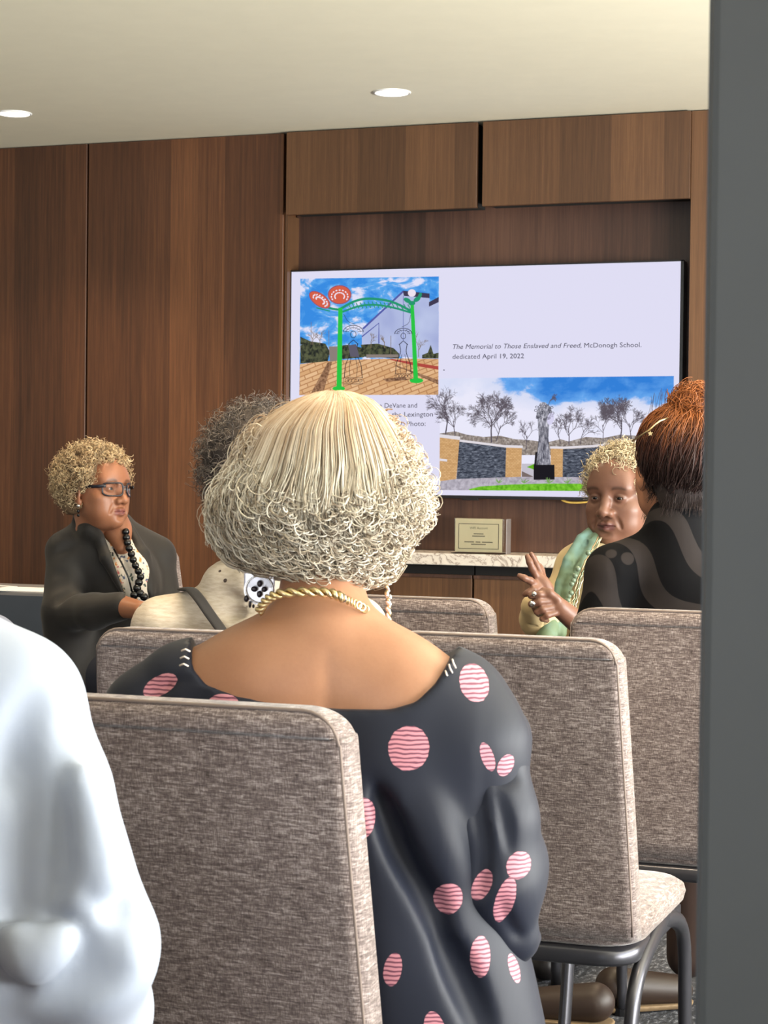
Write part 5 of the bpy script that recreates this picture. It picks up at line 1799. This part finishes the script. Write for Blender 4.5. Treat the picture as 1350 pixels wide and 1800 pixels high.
S.chain([H(978, 1052, -0.03), H(966, 1042, -0.035), H(955, 1038, -0.03)], [0.011, 0.0095, 0.0085], 0.006)
S.build('hand', SK_R, PR, 1)
beads('ring', [H(939, 1044, -0.046)], 0.0065, MAT_SILVER, PR, 10)
beads('ring', [H(936, 1061, -0.045)], 0.0075, MAT_SILVER, PR, 10)
cr_ = at(1130, 1000, 5.42)
place_chair(cr_[0], cr_[1], math.atan2(FR[1], FR[0]) - math.pi / 2, 'chair under the speaker in the green scarf, hidden behind her')

# ------------------------------------------------------------------ listener with auburn updo (black print top), cut off by the grey frame
pa = at(1215, 1100, 3.98)
PA = person(pa[:2], 'woman with an auburn updo and black swirl-print top, half hidden by the grey frame')
SK_A = m_skin('skin_olive', (150, 104, 78))
FA = unit(FWD_H * math.cos(math.radians(14)) - RGT_H * math.sin(math.radians(14)))
HAc = at(1188, 822, 3.98)
RA = head_frame(FA, -0.05, 0.0)
make_head(PA, HAc, RA, SK_A, 1.0, h=0.0035, detail=False)
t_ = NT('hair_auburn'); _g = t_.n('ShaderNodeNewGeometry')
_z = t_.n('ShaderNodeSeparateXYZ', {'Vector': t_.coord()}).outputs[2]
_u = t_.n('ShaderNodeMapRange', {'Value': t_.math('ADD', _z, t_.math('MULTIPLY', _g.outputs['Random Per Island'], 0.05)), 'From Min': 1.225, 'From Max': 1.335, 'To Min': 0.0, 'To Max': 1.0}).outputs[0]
MAT_HAIR_A = t_.bsdf(Base_Color=t_.ramp(_u, [(0.0, lin((40, 26, 24))), (0.45, lin((66, 35, 26))), (1.0, lin((146, 86, 44)))]), Roughness=0.5, Specular_IOR_Level=0.3)  # lit auburn top over dark lower hair, painted in by height
MAT_HAIR_AB = plain('hair_dark_under', (28, 18, 17), 0.95, var=0.2)
hair_vol(PA, HAc, RA, 1.0, MAT_HAIR_AB, (0, -0.030, 0.026), (0.084, 0.098, 0.098), face=((0, 0.12, -0.05), (0.085, 0.095, 0.125)), cuts=(((0.09, 0.05, -0.075), (0.05, 0.06, 0.05)), ((-0.09, 0.05, -0.075), (0.05, 0.06, 0.05)), ((0, 0.0, -0.16), (0.09, 0.07, 0.05))), low=((0, -0.052, -0.062), (0.056, 0.042, 0.055)))
bun = to_world([(0.02, -0.055, 0.125)], HAc, RA)[0]
S = SDF(bun - 0.08, bun + 0.08, 0.005).ell(bun, (0.045, 0.045, 0.036))
S.build('bun', plain('hair_auburn_under', (92, 46, 26), 0.7, var=0.25), PA, 1)
# hair swept up from hairline to bun
P = []; Rr = []
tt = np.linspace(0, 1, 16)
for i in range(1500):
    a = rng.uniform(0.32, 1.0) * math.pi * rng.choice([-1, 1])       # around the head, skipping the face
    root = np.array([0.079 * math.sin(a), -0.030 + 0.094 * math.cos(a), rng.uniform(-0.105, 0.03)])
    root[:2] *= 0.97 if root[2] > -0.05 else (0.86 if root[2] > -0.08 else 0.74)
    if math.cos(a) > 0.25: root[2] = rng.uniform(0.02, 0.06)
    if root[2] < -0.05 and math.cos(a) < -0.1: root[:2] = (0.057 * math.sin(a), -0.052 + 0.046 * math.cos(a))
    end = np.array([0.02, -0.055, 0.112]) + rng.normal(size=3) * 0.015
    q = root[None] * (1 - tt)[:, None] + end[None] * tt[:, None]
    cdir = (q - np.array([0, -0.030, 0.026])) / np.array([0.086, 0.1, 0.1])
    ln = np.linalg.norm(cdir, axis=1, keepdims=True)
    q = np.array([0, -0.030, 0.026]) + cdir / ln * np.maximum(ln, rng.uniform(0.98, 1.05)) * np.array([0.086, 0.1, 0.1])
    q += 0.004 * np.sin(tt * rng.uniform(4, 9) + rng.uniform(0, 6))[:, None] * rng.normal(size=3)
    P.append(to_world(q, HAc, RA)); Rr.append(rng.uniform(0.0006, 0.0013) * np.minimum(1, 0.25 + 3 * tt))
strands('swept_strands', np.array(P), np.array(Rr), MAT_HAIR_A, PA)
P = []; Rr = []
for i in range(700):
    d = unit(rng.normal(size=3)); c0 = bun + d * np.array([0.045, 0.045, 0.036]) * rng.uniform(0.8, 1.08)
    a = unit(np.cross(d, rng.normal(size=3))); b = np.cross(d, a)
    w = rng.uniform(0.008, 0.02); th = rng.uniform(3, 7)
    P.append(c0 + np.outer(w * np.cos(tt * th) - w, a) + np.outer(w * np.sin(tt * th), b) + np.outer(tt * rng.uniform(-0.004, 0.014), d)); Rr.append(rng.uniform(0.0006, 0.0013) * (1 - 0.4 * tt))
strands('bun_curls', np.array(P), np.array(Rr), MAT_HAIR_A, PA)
P = []; Rr = []
for i in range(60):                                                   # loose tendrils at the nape and temple
    x0, y0 = rng.uniform(1148, 1164), rng.uniform(868, 884)
    w = rng.uniform(4, 12); th = rng.uniform(4, 9); p0 = rng.uniform(0, 6)
    P.append(at_v(x0 - 6 * tt - 4 + w * np.sin(p0 + tt * th), y0 + 34 * tt + w * 0.6 * np.cos(p0 + tt * th), 4.02 + 0.01 * np.sin(tt * th))); Rr.append(np.full(16, 0.0006))
strands('tendrils', np.array(P), np.array(Rr), m_hair('hair_tendril', [(0.2, lin((92, 78, 62))), (0.8, lin((150, 132, 108)))]), PA)
# small gold clips in the hair
for (x, y, r) in ((1143, 762, 5.0), (1174, 803, 3.2)):
    q = at(x, y, 3.868) - np.array(PA.location)
    k = r * 3.87 / FPX
    pts = []
    m = MB()
    vs = []
    for ring, yy in ((1, -0.002), (1, 0.002)):
        vs.append([m.bm.verts.new(Vector(q) + Vector(c_r * (k * (1 if j % 2 == 0 else 0.45) * math.sin(j * math.pi / 5)) + UP * (k * (1 if j % 2 == 0 else 0.45) * math.cos(j * math.pi / 5)) + FWD_H * yy)) for j in range(10)])
    m.bm.faces.new(vs[0]); m.bm.faces.new(vs[1][::-1])
    for j in range(10): m.bm.faces.new([vs[0][j], vs[1][j], vs[1][(j + 1) % 10], vs[0][(j + 1) % 10]])
    m.build('hair_clip', MAT_GOLD, PA)
tube_part('hair_pin', [at(1112, 775, 3.93), at(1140, 757, 3.872), at(1160, 740, 3.875), at(1174, 735, 3.88)], 0.0022, MAT_GOLD, PA, 6)


def m_swirl():
    t = NT('black_swirl_print')
    v = t.coord()
    w = t.n('ShaderNodeTexWave', {'Vector': t.coord((1, 1, 1), rot=(0.3, 0.5, 0.2)), 'Scale': 4.2, 'Distortion': 7.5, 'Detail': 0.0, 'Detail Scale': 1.0}, bands_direction='DIAGONAL').outputs['Fac']
    m = t.math('MULTIPLY', t.math('SUBTRACT', w, 0.62), 30.0, clamp=True)
    vo = t.n('ShaderNodeTexVoronoi', {'Vector': v, 'Scale': 9.0}).outputs['Distance']
    dt = t.math('MULTIPLY', t.math('SUBTRACT', 0.13, vo), 60.0, clamp=True)
    f = t.math('MAXIMUM', m, dt)
    return t.bsdf(Base_Color=t.mix(f, lin((9, 9, 12)), lin((40, 36, 36))), Roughness=0.85, Specular_IOR_Level=0.12)


lo, hi = bounds([at(980, 880, 3.8), at(1460, 880, 3.8), at(980, 1330, 4.2), at(1460, 1330, 4.2), at(980, 880, 4.2), at(1460, 1330, 3.8)], 0.03)
S = SDF(lo, hi, 0.0065)
S.ell(at(1210, 1110, 3.985), (0.165, 0.105, 0.21))
S.cap(at(1205, 950, 3.985), at(1078, 1000, 3.96), 0.050, 0.050, 0.04)
S.cap(at(1205, 950, 3.985), at(1345, 1000, 4.0), 0.050, 0.050, 0.04)
S.cap(at(1190, 924, 3.952), at(1192, 1010, 3.955), 0.064, 0.068, 0.03)
S.chain([at(1072, 1010, 3.96), at(1048, 1130, 3.95), at(1040, 1230, 3.98)], [0.048, 0.050, 0.046], 0.03)
S.chain([at(1350, 1010, 4.0), at(1375, 1130, 4.0), at(1380, 1230, 4.05)], [0.048, 0.050, 0.046], 0.03)
S.ell(at(1210, 1290, 3.99), (0.17, 0.13, 0.12), 0.06)
S.ridge([at(1075, 985, 3.905), at(1082, 1040, 3.895), at(1078, 1100, 3.895)], 0.004, 0.01, 's', 8)
S.build('top', m_swirl(), PA, 1)
MAT_BROWN = m_cloth('skirt_dark_brown', (58, 42, 36), 0.8)
MAT_SHOE_BR = plain('shoe_brown', (48, 35, 28), 0.5, var=0.15)
seated_legs(PA, pa + FWD_H * 0.02, np.array([0.05, 1.0]), MAT_BROWN, MAT_SHOE_BR, shoes=False, thigh=0.40, r=0.078)
for (x, y, d, dx, lab) in ((1135, 1768, 4.28, 1, 0), (985, 1800, 4.15, -1, 0)):
    p = at(x, y, d); p[2] = 0
    dr = unit(c_r * dx * 0.9 + np.array([0, 0.25, 0])); dr[2] = 0
    S = SDF(np.minimum(p, p) + [-0.17, -0.17, -0.01], p + [0.17, 0.17, 0.14], 0.005)
    S.cap(p - dr * 0.075 + [0, 0, 0.055], p + dr * 0.075 + [0, 0, 0.038], 0.042, 0.034, 0.01)
    S.cut(lambda X, Y, Z: 0.014 - Z + 0 * X)
    sh = S.build('shoe', MAT_SHOE_BR, PA, 1)
    S = SDF(p + [-0.17, -0.17, -0.01], p + [0.17, 0.17, 0.14], 0.005)
    S.cap(p - dr * 0.075 + [0, 0, 0.03], p + dr * 0.075 + [0, 0, 0.03], 0.046, 0.040, 0.01)
    S.cut(lambda X, Y, Z: np.maximum(0.002 - Z, Z - 0.016) + 0 * X)
    o = S.build('sole', plain('sole_tan_%d' % x, (128, 106, 78), 0.7), PA, 1)
    o.parent = sh

# ------------------------------------------------------------------ listener in the cream sweater, mostly behind the woman in the dotted dress
ps = at(455, 1180, 3.30)
PS = person(ps[:2], 'person in a cream speckled sweater with a black shoulder strap and dark frizzy hair')
SK_S = m_skin('skin_brown', (128, 84, 60))
FS = unit(FWD_H * 0.95 + RGT_H * 0.3)
HSc = at(472, 850, 3.33)
RS = head_frame(FS, 0.0, 0.0)
make_head(PS, HSc, RS, SK_S, 1.0, h=0.004, detail=False)
hair_vol(PS, HSc, RS, 1.0, plain('hair_frizz_under', (52, 44, 40), 0.9, var=0.25), (0, -0.028, 0.04), (0.098, 0.105, 0.094), lump=0.002)
W, rr = curls(2000, HSc, RS, 1.0, lambda d: not (d[1] > 0.35 and d[2] < 0.4) and d[2] > -0.8, (0.096, 0.104, 0.094), (0.95, 1.10), 0.008, 1.3, 0.030, 10, 0.0007, 0.0)
strands('frizz', W, rr, m_hair('hair_frizz', [(0.1, lin((48, 42, 40))), (0.5, lin((86, 76, 70))), (0.9, lin((124, 112, 102)))], 0.5), PS)


def m_speck():
    t = NT('sweater_cream')
    v = t.coord()
    vo = t.n('ShaderNodeTexVoronoi', {'Vector': v, 'Scale': 26.0}, feature='F1')
    m = t.math('MULTIPLY', t.math('SUBTRACT', 0.10, vo.outputs['Distance']), 60.0, clamp=True)
    n = t.noise(t.coord((1, 1, 4)), 60, 3)
    base = t.ramp(n, [(0.3, lin((166, 152, 134))), (0.7, lin((188, 176, 160)))])
    return t.bsdf(Base_Color=t.mix(m, base, lin((60, 46, 40))), Roughness=0.8, Normal=t.bump(n, 0.3, 0.002))


lo, hi = bounds([at(200, 960, 3.1), at(720, 960, 3.1), at(200, 1400, 3.5), at(720, 1400, 3.5), at(200, 960, 3.5), at(720, 1400, 3.1)], 0.03)
S = SDF(lo, hi, 0.0065)
S.ell(at(455, 1200, 3.31), (0.165, 0.105, 0.20))
S.cap(at(440, 1062, 3.31), at(288, 1098, 3.29), 0.048, 0.047, 0.03)
S.cap(at(475, 1062, 3.31), at(625, 1098, 3.33), 0.048, 0.047, 0.03)
S.chain([at(392, 1024, 3.29), at(440, 1030, 3.26), at(500, 1026, 3.28), at(525, 1020, 3.34), at(460, 1012, 3.38), at(400, 1018, 3.34), at(392, 1024, 3.29)], [0.030] * 7, 0.02)
S.chain([at(282, 1108, 3.29), at(262, 1220, 3.28), at(270, 1320, 3.32)], [0.046, 0.048, 0.045], 0.03)
S.chain([at(630, 1108, 3.33), at(650, 1220, 3.33), at(640, 1320, 3.38)], [0.046, 0.048, 0.045], 0.03)
for q in (((262, 1068), (300, 1070), (345, 1060)), ((360, 1035), (385, 1045), (430, 1052)), ((355, 1015), (366, 1020), (372, 1032)), ((380, 1075), (410, 1080), (440, 1078))):
    S.ridge([at(a, b, 3.238) for a, b in q], 0.006, 0.012, 's', 8)
S.ell(at(455, 1370, 3.34), (0.17, 0.13, 0.12), 0.06)
S.build('sweater', m_speck(), PS, 1)
tube_part('shoulder_strap', spline([at(322, 1036, 3.30), at(335, 1036, 3.262), at(350, 1052, 3.238), at(368, 1078, 3.226), at(392, 1112, 3.212), at(420, 1160, 3.20)], 24), 0.0115, m_cloth('strap_black', (40, 36, 34), 0.7), PS, 10, flat=(0.28, 1.0))
seated_legs(PS, ps + FWD_H * 0.03, np.array([0.1, 1.0]), m_cloth('trousers_grey', (60, 58, 62), 0.8), MAT_SHOEB, thigh=0.40)

# ------------------------------------------------------------------ person in the white shirt, near left corner
pw = at(-190, 1500, 1.86)
PW = person(pw[:2], 'person in a white shirt close at the lower left, back and arm showing')
MAT_SHIRT = m_cloth('shirt_white', (147, 155, 170), 0.6, 0.02, 1200, 0.08)
lo, hi = bounds([at(-640, 1080, 1.65), at(330, 1080, 1.65), at(-640, 1950, 2.1), at(330, 1950, 2.1), at(-640, 1080, 2.1), at(330, 1950, 1.65)], 0.02)
S = SDF(lo, hi, 0.006)
S.ell(at(-190, 1480, 1.87), (0.17, 0.115, 0.25))
S.cap(at(-180, 1150, 1.86), at(18, 1238, 1.84), 0.060, 0.064, 0.05)
S.cap(at(-190, 1150, 1.86), at(-390, 1238, 1.88), 0.060, 0.064, 0.05)
S.chain([at(22, 1245, 1.84), at(72, 1400, 1.82), at(108, 1530, 1.81), at(146, 1660, 1.81)], [0.064, 0.062, 0.060, 0.067], 0.03)
S.chain([at(146, 1665, 1.81), at(150, 1780, 1.90), at(150, 1800, 2.0)], [0.064, 0.060, 0.05], 0.03)
S.chain([at(-400, 1245, 1.88), at(-440, 1600, 1.88), at(-420, 1750, 2.0)], [0.064, 0.062, 0.05], 0.03)
S.ell(at(-60, 1650, 1.84), (0.10, 0.08, 0.12), 0.05)
# soft folds of the sleeve
for q, r, op, dd in ((((150, 1160), (80, 1215), (30, 1290), (10, 1380)), 0.004, 's', 1.765), (((62, 1280), (40, 1420), (30, 1560), (20, 1680)), 0.013, 's', 1.752), (((110, 1260), (120, 1360), (110, 1470), (80, 1600)), 0.008, 's', 1.752),
                     (((30, 1700), (80, 1660), (130, 1640)), 0.012, 's', 1.742), (((10, 1760), (70, 1700), (150, 1690), (230, 1640)), 0.010, 's', 1.742), (((170, 1480), (200, 1560), (225, 1600)), 0.009, 's', 1.758),
                     (((20, 1640), (60, 1690), (110, 1650)), 0.010, 'u', 1.745), (((140, 1350), (170, 1480), (180, 1560)), 0.008, 'u', 1.765), (((60, 1800), (150, 1740), (250, 1720)), 0.008, 's', 1.742)):
    S.ridge([at(a, b, dd) for a, b in q], r * 0.7, 0.028, op, 10)
S.smooth(1)
S.build('shirt', MAT_SHIRT, PW, 1)
SK_W = m_skin('skin_fair', (176, 136, 112))
HWc = at(-180, 930, 1.90)
RW = head_frame(unit(FWD_H + RGT_H * 0.2), 0, 0)
make_head(PW, HWc, RW, SK_W, 1.0, h=0.005, detail=False)
hair_vol(PW, HWc, RW, 1.0, plain('hair_grey_short', (116, 108, 100), 0.8, var=0.25), (0, -0.026, 0.036), (0.080, 0.098, 0.084), lump=0.0012)
W, rr = curls(1500, HWc, RW, 1.0, lambda d: not (d[1] > 0.4 and d[2] < 0.5) and d[2] > -0.75, (0.080, 0.098, 0.084), (0.97, 1.02), 0.003, 0.7, 0.022, 8, 0.0009, 0.6)
strands('short_strands', W, rr, m_hair('hair_grey_strand', [(0.1, lin((84, 78, 72))), (0.8, lin((150, 144, 136)))]), PW)
seated_legs(PW, pw + FWD_H * 0.02 - RGT_H * 0.04, np.array([-0.62, 0.8]), m_cloth('trousers_dark', (48, 48, 56), 0.8), MAT_SHOEB, thigh=0.40)
place_chair(pw[0] + 0.02, pw[1] - 0.27, 0.05, 'taupe chair under the person in the white shirt, outside the picture')

# ------------------------------------------------------------------ person at the far left edge, only a blue-grey shoulder showing
pb = at(-175, 1250, 3.25)
PB = person(pb[:2], 'person at the left edge, only a blue-grey shoulder above the white shirt')
lo, hi = bounds([at(-430, 1040, 3.1), at(80, 1040, 3.1), at(-430, 1480, 3.45), at(80, 1480, 3.45), at(-430, 1040, 3.45), at(80, 1480, 3.1)], 0.03)
S = SDF(lo, hi, 0.0075)
S.ell(at(-175, 1250, 3.27), (0.165, 0.105, 0.22))
S.cap(at(-180, 1085, 3.27), at(-22, 1130, 3.26), 0.050, 0.048, 0.04)
S.cap(at(-180, 1085, 3.27), at(-335, 1130, 3.28), 0.050, 0.048, 0.04)
S.chain([at(-18, 1140, 3.26), at(0, 1260, 3.26)], [0.048, 0.046], 0.03)
S.chain([at(-340, 1140, 3.28), at(-355, 1260, 3.28)], [0.048, 0.046], 0.03)
S.ridge([at(-20, 1085, 3.215), at(5, 1092, 3.212), at(20, 1110, 3.215)], 0.005, 0.012, 's', 6)
S.ell(at(-175, 1420, 3.28), (0.17, 0.13, 0.12), 0.06)
S.build('shirt', m_cloth('shirt_blue_grey', (112, 116, 132), 0.8), PB, 1)
HBc = at(-175, 880, 3.30)
make_head(PB, HBc, RS, SK_S, 1.0, h=0.005, detail=False)
hair_vol(PB, HBc, RS, 1.0, plain('hair_black_short', (34, 30, 30), 0.8, var=0.25), (0, -0.026, 0.036), (0.080, 0.098, 0.084), lump=0.0012)
W, rr = curls(1500, HBc, RS, 1.0, lambda d: not (d[1] > 0.4 and d[2] < 0.5) and d[2] > -0.75, (0.080, 0.098, 0.084), (0.97, 1.02), 0.004, 1.2, 0.016, 8, 0.0009, 0.2)
strands('short_curls', W, rr, m_hair('hair_black_strand', [(0.1, lin((26, 23, 22))), (0.8, lin((58, 52, 50)))]), PB)
seated_legs(PB, pb + FWD_H * 0.02, np.array([0.05, 1.0]), m_cloth('trousers_blue', (48, 54, 70), 0.8), MAT_SHOEB, thigh=0.40)
place_chair(pb[0] + 0.02, pb[1] - 0.26, 0.0, 'taupe chair under the person with the blue-grey shoulder, outside the picture')
